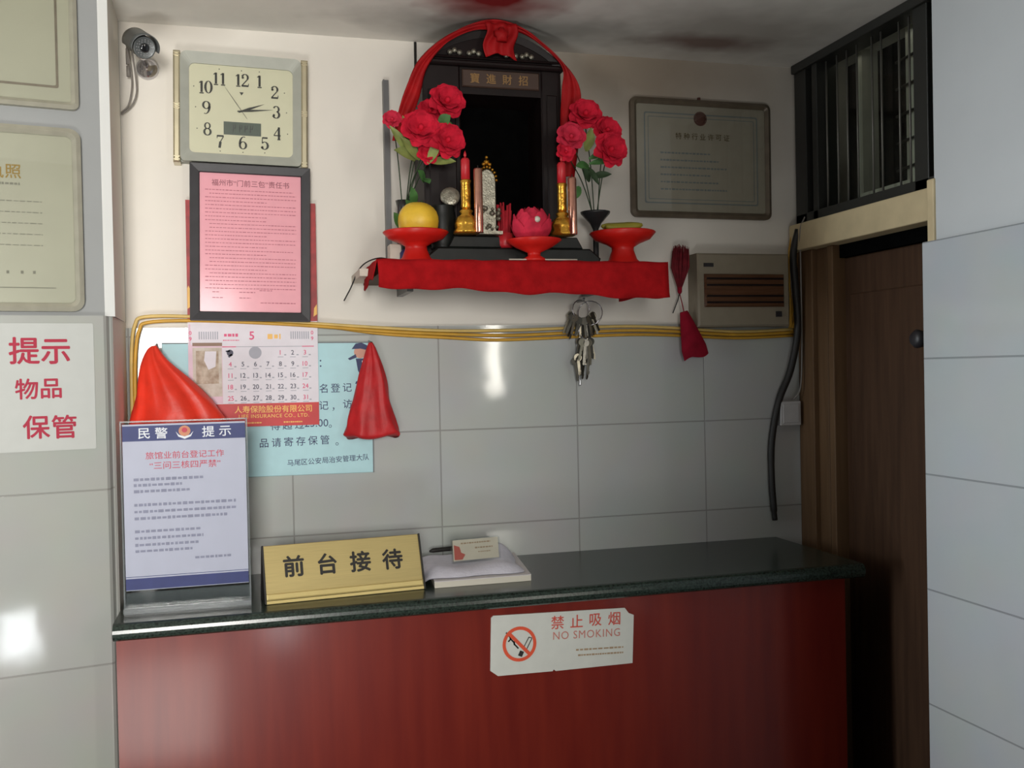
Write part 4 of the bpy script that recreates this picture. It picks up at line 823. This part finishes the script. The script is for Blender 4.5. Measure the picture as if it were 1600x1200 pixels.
# black stepped altar stand
ts = thing('altar_stand', 'black lacquered altar stand in front of the shrine', 'stand', (.497, 1.80, ZS + .0015))
z0 = ZS + .0015
TF = Frame((.497, 1.785, z0))
mb = MB(); mb.prism(TF, [(-.168, 0), (.168, 0), (.172, .012), (.150, .030), (-.150, .030), (-.172, .012)], -.058, .0, 0, .003); mb.build('stand_foot', M['soot'], ts)
for a0, a1 in ((-.118, -.028), (.052, .125)): mb = MB(); mb.prism(TF, [(a0 - .012, .030), (a1 + .012, .030), (a1, .052), (a0, .052)], -.055, -.004, 0, .002); mb.build('riser', M['soot'], ts)
zr = z0 + .0525
# offering dishes
def dish(x, y, rr_, h_, label):
    m_ = MB(); z_ = ZS + .0015; k = rr_ / .06
    m_.lathe((x, y, z_), [(.034 * k, 0), (.033 * k, .003), (.026 * k, .010), (.020 * k, h_ * .45), (.020 * k, h_ * .55), (.030 * k, h_ * .66), (.050 * k, h_ * .80), (rr_, h_), (rr_ * .97, h_ + .002), (.048 * k, h_ * .86), (.025 * k, h_ * .74), (.004, h_ * .72)], 36)
    return tag(m_.build('offering_dish', M['redplastic']), label, 'dish', 'red pedestal dishes')
dish(.307, 1.790, .061, .056, 'red pedestal dish under the yellow fruit at the left of the shelf')
dish(.716, 1.790, .065, .062, 'red pedestal dish at right end of the shelf with greenish fruit')
dm = MB(); dm.lathe((.521, 1.744, ZS + .0015), [(.022, 0), (.022, .004), (.012, .010), (.012, .016), (.034, .026), (.052, .038), (.051, .040), (.032, .031), (.004, .028)], 32)
tag(dm.build('offering_dish', M['redplastic']), 'low red dish holding the pink paper lotus at the centre of the shelf', 'dish', 'red pedestal dishes')
mb = MB(); mb.lathe((.311, 1.790, ZS + .0455), [(.006, 0), (.022, .002), (.034, .014), (.0385, .033), (.035, .052), (.023, .064), (.010, .068), (.004, .066)], 32, 0, (0, 0, 1), 1.02, lambda a, h: 1 + .035 * math.cos(5 * a) + .02 * math.cos(a))
fr = tag(mb.build('pomelo', M['pomelo'], sub=1), 'yellow ribbed fruit sitting in the left red dish', 'fruit'); mb = MB(); mb.tube([(.318, 1.79, ZS + .108), (.320, 1.789, ZS + .117)], [.003, .002], 6); mb.build('fruit_stalk', M['stem'], fr)
for k, (y, dz, lab) in enumerate(((1.775, .0, 'foremost green-yellow banana lying in the right red dish'), (1.797, .004, 'rear green-yellow banana lying in the right red dish'))):
    mb = MB(); mb.tube(bez([(.676, y, ZS + .066 + .008 + dz), (.695, y + .004, ZS + .064 + .008 + dz), (.720, y + .006, ZS + .0655 + .008 + dz), (.740, y + .003, ZS + .068 + .008 + dz), (.752, y, ZS + .071 + .008 + dz)], 4), [.003, .005, .007, .0085, .009, .0095, .0095, .0095, .0095, .009, .009, .0085, .008, .007, .006, .004, .003], 8); tag(mb.build('banana', M['banana']), lab, 'fruit', 'bananas in the right dish')
# petals
def blossom(m_, c_, R, ax_, seed, m=0, layers=4):
    rr = random.Random(seed); ax_ = Vector(ax_).normalized(); e1 = ax_.orthogonal().normalized(); e2 = ax_.cross(e1); c_ = Vector(c_)
    for l in range(layers):
        n = 4 + l * 1; ri = R * (.40 + .6 * (l + 1) / layers); til = .95 - .75 * (l + 1) / layers
        for k in range(n):
            t = 2 * math.pi * (k + .5 * (l % 2)) / n + rr.uniform(-.2, .2); d1 = e1 * math.cos(t) + e2 * math.sin(t); d2 = ax_.cross(d1); tl = til + rr.uniform(-.15, .15)
            wv = R * rr.uniform(.42, .6); pw = rr.uniform(0, 6)
            def pet(u, v):
                s_ = (u - .5) * 2; ww = wv * math.sin(math.pi * min(.93, .12 + v * .78)) ** .8
                rad_ = ri * v; up = ri * v * tl + R * .10 * math.sin(v * 3) - R * .30 * max(0, v - .7) * (1.2 - til)
                return c_ + d1 * (rad_ * math.cos(s_ * .3)) + d2 * (s_ * ww) + ax_ * (up + R * .16 * s_ * s_ * (1 if l < 2 else .4) + R * .05 * math.sin(pw + s_ * 4 + v * 3))
            m_.grid(pet, 4, 4, m)
    m_.lathe(c_, [(R * .08, -.001), (R * .16, R * .1), (R * .12, R * .35), (R * .03, R * .42)], 8, m, ax_)
def leafm(m_, base, tip, wd, nrm=(0, -1, .3), m=0):
    base = Vector(base); tip = Vector(tip); d = tip - base; L_ = d.length; d.normalize(); sd = d.cross(Vector(nrm)).normalized(); up = sd.cross(d)
    m_.grid(lambda u, v: base + d * (L_ * v) + sd * ((u - .5) * 2 * wd * math.sin(math.pi * min(.99, .04 + v * .95)) ** .8) + up * (.18 * wd * abs(u - .5) * 2 + L_ * .08 * math.sin(v * 3.14)), 4, 6, m)
def bouquet(label, vx, vy, vprof, heads, leaves, stems_to, gcol):
    t = thing('flower_vase', label, 'flowers', (vx, vy, ZS + .0015)); m_ = MB(); m_.lathe((vx, vy, ZS + .0015), vprof, 20); m_.build('vase', M['vase'], t)
    top = Vector((vx, vy, ZS + .0015 + stems_to))
    for k, (x, y, z, R, ax_, mm) in enumerate(heads):
        q_ = MB(); q_.tube(bez([top + Vector((.003 * math.sin(k * 2.1), .003 * math.cos(k * 2.1), -.03)), top.lerp(Vector((x, y, z)), .45) + Vector((0, 0, .008)), Vector((x, y, z)) - Vector(ax_).normalized() * R * .2], 5), .0011, 6); st_ = q_.build('stem', M['stem'], t)
        q_ = MB(); blossom(q_, (x, y, z), R, ax_, k * 7 + 3); bl = q_.build('blossom', M[mm], st_)
    for (b_, t_, wd, mm) in leaves:
        q_ = MB(); leafm(q_, b_, t_, wd); q_.build('leaf', M[mm], t)
    return t
bouquet('left vase of red silk flowers with pale green leaves behind the yellow fruit',   .303, 1.905, [(.020, 0), (.022, .004), (.016, .02), (.013, .06), (.012, .12), (.015, .135), (.013, .135), (.010, .12)], 
        [(.372, 1.80, 1.976, .036, (.1, -1, .35), 'petal'), (.320, 1.79, 1.921, .038, (-.05, -1, .2), 'petal'), (.368, 1.785, 1.900, .036, (.15, -1, .1), 'petal'), (.270, 1.80, 1.938, .019, (-.3, -1, .3), 'petal2'), (.345, 1.82, 1.962, .026, (-.2, -1, .5), 'petal'), (.335, 1.80, 1.880, .022, (-.1, -1, -.1), 'petal')],
        [((.31, 1.81, 1.865), (.262, 1.79, 1.925), .010, 'leafpale'), ((.315, 1.81, 1.87), (.268, 1.78, 1.878), .012, 'leafpale'), ((.32, 1.81, 1.868), (.282, 1.79, 1.905), .010, 'leafpale'), ((.30, 1.81, 1.90), (.287, 1.79, 1.945), .008, 'leafpale'), ((.355, 1.79, 1.93), (.375, 1.775, 1.945), .012, 'leaf'), ((.350, 1.80, 1.93), (.380, 1.775, 1.925), .012, 'leaf'), ((.335, 1.80, 1.86), (.355, 1.78, 1.905), .009, 'leafpale'), ((.33, 1.82, 1.83), (.312, 1.79, 1.845), .010, 'leaf'), ((.33, 1.82, 1.835), (.335, 1.79, 1.820), .008, 'leaf'), ((.31, 1.82, 1.765), (.288, 1.79, 1.79), .010, 'leaf'), ((.31, 1.82, 1.785), (.300, 1.79, 1.815), .009, 'leaf'), ((.34, 1.81, 1.865), (.385, 1.785, 1.862), .009, 'leafpale'), ((.285, 1.82, 1.742), (.268, 1.80, 1.768), .010, 'leaf')], .13, None)
bouquet('right vase of dark red silk flowers on thin bare stems beside the certificate', .703, 1.905, [(.016, 0), (.017, .003), (.006, .012), (.006, .086), (.012, .098), (.030, .118), (.031, .122), (.027, .120), (.008, .106)],
        [(.650, 1.81, 1.968, .034, (-.1, -1, .4), 'petal'), (.690, 1.80, 1.936, .031, (.1, -1, .2), 'petal'), (.692, 1.79, 1.897, .037, (.1, -1, .1), 'petal'), (.617, 1.80, 1.921, .030, (-.2, -1, .2), 'petal2'), (.606, 1.80, 1.892, .020, (-.2, -1, 0), 'petal')],
        [((.66, 1.82, 1.885), (.720, 1.80, 1.905), .009, 'leaf'), ((.66, 1.82, 1.875), (.722, 1.80, 1.882), .008, 'leaf'), ((.655, 1.82, 1.90), (.655, 1.79, 1.94), .011, 'leafpale'), ((.66, 1.82, 1.84), (.640, 1.80, 1.862), .009, 'stem'), ((.665, 1.82, 1.85), (.70, 1.80, 1.852), .008, 'stem'), ((.66, 1.82, 1.87), (.625, 1.80, 1.865), .010, 'leaf'), ((.64, 1.82, 1.83), (.618, 1.81, 1.80), .010, 'leaf'), ((.655, 1.82, 1.87), (.672, 1.80, 1.83), .007, 'stem')], .118, None)
# lotus of pink paper
mb = MB(); c_ = Vector((.517, 1.744, ZS + .070))
for l in range(5):
    n = 7
    for k in range(n):
        t = 2 * math.pi * (k + .5 * (l % 2)) / n; el0 = -1.15 + l * .36; d1 = Vector((math.cos(t), math.sin(t), 0))
        def pet(u, v, d1=d1, el0=el0, l=l):
            s_ = (u - .5) * 2; e_ = el0 + v * 1.30; d2 = Vector((-d1.y, d1.x, 0)); r_ = .0385 - .0022 * l + .003 * (v > .85); wd = .55 * math.sin(math.pi * min(.95, .2 + v * .72))
            dd = (d1 * math.cos(s_ * wd) + d2 * math.sin(s_ * wd)); return c_ + dd * (r_ * math.cos(e_)) + Vector((0, 0, r_ * math.sin(e_) * .95))
        mb.grid(pet, 4, 6)
mb.lathe(c_ + Vector((0, 0, -.030)), [(.008, -.012), (.020, 0), (.031, .02), (.032, .035), (.020, .052), (.004, .058)], 16)
lo = tag(mb.build('paper_lotus', M['petal2']), 'round pink paper lotus in the low dish at the centre of the shelf', 'ornament')
mb = MB(); mb.lathe(c_ + Vector((.0, -.0385, .004)), [(.005, -.004), (.006, 0), (.004, .004), (.001, .005)], 10, 0, (0, -1, 0)); mb.build('lotus_center', M['offwhite'], lo)
# gilded electric candles
def lamp(x, y, label):
    t = thing('altar_candle', label, 'candle', (x, y, zr), 'gold altar candles'); m_ = MB()
    m_.lathe((x, y, zr), [(.022, 0), (.023, .004), (.019, .010), (.021, .018), (.017, .030), (.010, .036), (.013, .042), (.008, .046)], 24, 0, (0, 0, 1), 1, lambda a, h: 1 + .10 * abs(math.sin(4 * a)) * (h < .035)); m_.build('lotus_base', M['gold'], t)
    m_ = MB(); m_.lathe((x, y, zr + .046), [(.008, 0), (.0095, .004), (.0085, .012), (.0095, .03), (.0085, .045), (.0100, .052), (.009, .054)], 18, 0, (0, 0, 1), 1, lambda a, h: 1 + .05 * math.sin(6 * a + h * 200)); m_.build('gold_column', M['gold'], t)
    m_ = MB(); m_.lathe((x, y, zr + .100), [(.0085, 0), (.0085, .036), (.006, .040), (.002, .041)], 16); m_.build('red_candle', M['candle'], t)
    m_ = MB(); m_.lathe((x, y, zr + .141), [(.001, 0), (.003, .004), (.0025, .008), (.0005, .013)], 8); m_.build('flame_bulb', M['candle'], t)
lamp(.399, 1.770, 'gold electric candle with red top beside the left red flowers')
lamp(.588, 1.775, 'gold electric candle with red top beside the right silk flowers')
for x, y, h_, lab in ((.4185, 1.752, .118, 'shiny copper-pink candle tube beside the silver altar ornament'), (.602, 1.755, .108, 'shiny copper-pink candle tube right of the pink lotus')):
    m_ = MB(); m_.lathe((x, y, z0 + .0305 + (.0220 if True else 0)), [(.0078, 0), (.0082, .002), (.0082, h_ - .003), (.007, h_), (.002, h_ + .0005)], 20); t = tag(m_.build('candle_tube', M['foil']), lab, 'candle', 'copper pink candle tubes')
    m_ = MB(); m_.tube([(x, y, zr + h_), (x, y, zr + h_ + .006)], .0008, 5); m_.build('wick', M['blackcable'], t)
# silver arched ornament
so = thing('silver_ornament', 'tarnished silver arched ornament with a beaded crown on the altar stand', 'ornament', (.441, 1.772, zr)); OF = Frame((.441, 1.776, zr))
mb = MB(); pts = [(-.016, .0), (.016, .0), (.016, .100)] + [(.016 * math.cos(t), .100 + .022 * math.sin(t)) for t in [math.pi * k / 10 for k in range(1, 10)]] + [(-.016, .100)]
mb.prism(OF, pts, -.004, .004, 0, .0015); mb.build('arched_plate', M['silver'], so)
mb = MB()
for k in range(11): t = math.pi * k / 10; mb.lathe(OF.p(.018 * math.cos(t), .102 + .024 * math.sin(t), .003), [(.0005, -.003), (.003, 0), (.0005, .003)], 8, 0, (0, -1, 0))
for a, b_, r_ in ((0, .135, .006), (-.006, .131, .004), (.006, .131, .004), (0, .144, .0035)): mb.lathe(OF.p(a, b_, .002), [(.001, -.003), (r_, 0), (.001, .004)], 8, 0, (0, -1, 0))
mb.build('beaded_crown', M['gold'], so)
mb = MB(); rr = random.Random(5)
for k in range(16): mb.lathe(OF.p(rr.uniform(-.016, .022), rr.uniform(.004, .052), .006), [(.001, -.003), (rr.uniform(.003, .006), 0), (.001, .004)], 8, 0, (0, -1, 0))
mb.build('relief', M['silver'], so); mb = MB(); mb.rect(OF, -.020, .026, 0, .006, -.012, .012); mb.build('ornament_base', M['silver'], so)
# bundle of incense sticks in a little cup
ib = thing('incense_bundle', 'bundle of red incense sticks behind the pink lotus', 'incense', (.480, 1.80, z0 + .0305)); mb = MB(); rr = random.Random(2)
for k in range(22):
    a, b_ = rr.uniform(-.013, .013), rr.uniform(-.010, .010); mb.tube([(.480 + a * .8, 1.80 + b_ * .8, z0 + .034), (.480 + a * 1.1, 1.80 + b_ * 1.1, z0 + .112 + rr.uniform(-.012, .008))], .0016, 5)
mb.build('incense_sticks', M['incense'], ib); mb = MB(); mb.lathe((.480, 1.80, z0 + .0305), [(.014, 0), (.017, .004), (.018, .028), (.016, .028), (.014, .006)], 16); mb.build('incense_cup', M['candle'], ib)
mb = MB(); mb.tube([(.470, 1.735, ZS + .0035), (.600, 1.728, ZS + .0035)], .0014, 6); tag(mb.build('incense_stick', M['offwhite']), 'single pale incense stick lying along the front of the shelf', 'incense')
mb = MB(); mb.box(.262, .284, 1.815, 1.850, ZS + .0015, ZS + .040); bx = tag(mb.build('small_box', M['offwhite'], bevel=.002), 'small off-white box under the left red dish', 'box')
mb = MB(); mb.lathe((.289, 1.806, ZS + .0015), [(.008, 0), (.010, .004), (.010, .020), (.006, .026), (.003, .027)], 14); tag(mb.build('bottle_cap', M['navyknob']), 'small dark blue cap standing beside the off-white box', 'cap')
# dark bowl-like censer left of the gold candle, with the pale disc behind it
mb = MB(); mb.lathe((.362, 1.815, z0 + .0305), [(.022, 0), (.020, .004), (.024, .02), (.026, .06), (.023, .078), (.024, .080), (.021, .078), (.018, .06)], 24); ce = tag(mb.build('censer', M['soot']), 'dark incense jar standing between left flowers and gold candle', 'jar')
mb = MB(); mb.lathe((.377, 1.806, z0 + .128), [(.001, -.004), (.017, -.002), (.019, 0), (.017, .002), (.010, .003)], 20, 0, (-.2, -1, .2)); mb.tube([(.377, 1.809, z0 + .112), (.374, 1.812, z0 + .098)], .003, 6); mb.build('medallion', M['silver'], ce)

# ------------------------------------------------------------------ left wall
CL = Frame(LW.p(-.100, 2.010), TL, (0, 0, 1), NL)
t, sh = cert('framed_certificate', 'cream framed certificate high on the left wall, cut by the frame top', Frame(LW.p(-.105, 2.075, -.0), TL, (0, 0, 1), NL), .155, .153, .012, .010, M['certframe2'], M['certpaper2'], .016)
F_ = Frame(LW.p(-.105, 2.075), TL, (0, 0, 1), NL)
F2 = Frame(LW.p(-.110, 1.7375), TL, (0, 0, 1), NL)
mb = MB(); mb.frame(F_, rrect(-.125, .125, -.119, .119, .003, 2), rrect(-.121, .121, -.115, .115, .003, 2), .0078, .0084); mb.build('border_print', M['certframe'], sh)
mb = MB(); mb.prism(F_, rrect(-.145, .145, -.143, .143, .003, 2), .0100, .0106); mb.build('glass_cover', M['glass'], t)
t, sh = cert('framed_licence', 'pale framed licence with gold title on the left wall, just above the tiles', F2, .161, .1525, .014, .018, M['certframe2'], M['certpaper2'], .016)
mb = MB(); mb.text(F2, '执', .033, .076, .025, .0088, 0, .012); mb.text(F2, '照', .0585, .076, .025, .0088, 0, .012); mb.build('gold_lettering', M['certgold'], sh)
mb = MB()
fineprint(mb, F2, .034, .068, .056, .004, .0088, 0, 2, .006)
for k in range(5): fineprint(mb, F2, -.02, .100, .028 - .018 * k, .0016, .0086, 0, k, .009)
for a in (.045, .066, .084): mb.rect(F2, a, a + .004, -.091, -.086, .0082, .0087)
mb.rect(F2, -.02, .118, -.1145, -.113, .0082, .0086); mb.build('small_print', M['faint'], sh)
mb = MB(); mb.prism(F2, rrect(-.148, .148, -.1395, .1395, .006, 2), .0102, .0108); mb.build('plastic_cover', M['glass'], t)
nt_ = MB(); F3 = Frame(LW.p(-.085, 1.462, .012), TL, (0, 0, 1), NL); nt_.rect(F3, -.148, .148, -.108, .103, 0, .0016, 0, rad=.003); nt_ = tag(nt_.build('tile_notice', M['notice']), 'pale notice with large crimson characters stuck on the left wall tiles', 'sign')
mb = MB()
for chh, a, b_, s_ in (('提', .047, .058, .047), ('示', .0935, .056, .047), ('物', .049, -.005, .036), ('品', .0855, -.005, .036), ('保', .062, -.068, .041), ('管', .1035, -.069, .041)): mb.text(F3, chh, a - .004, b_, s_, .0021, 0, .02)
mb.build('crimson_lettering', M['noticered'], nt_)
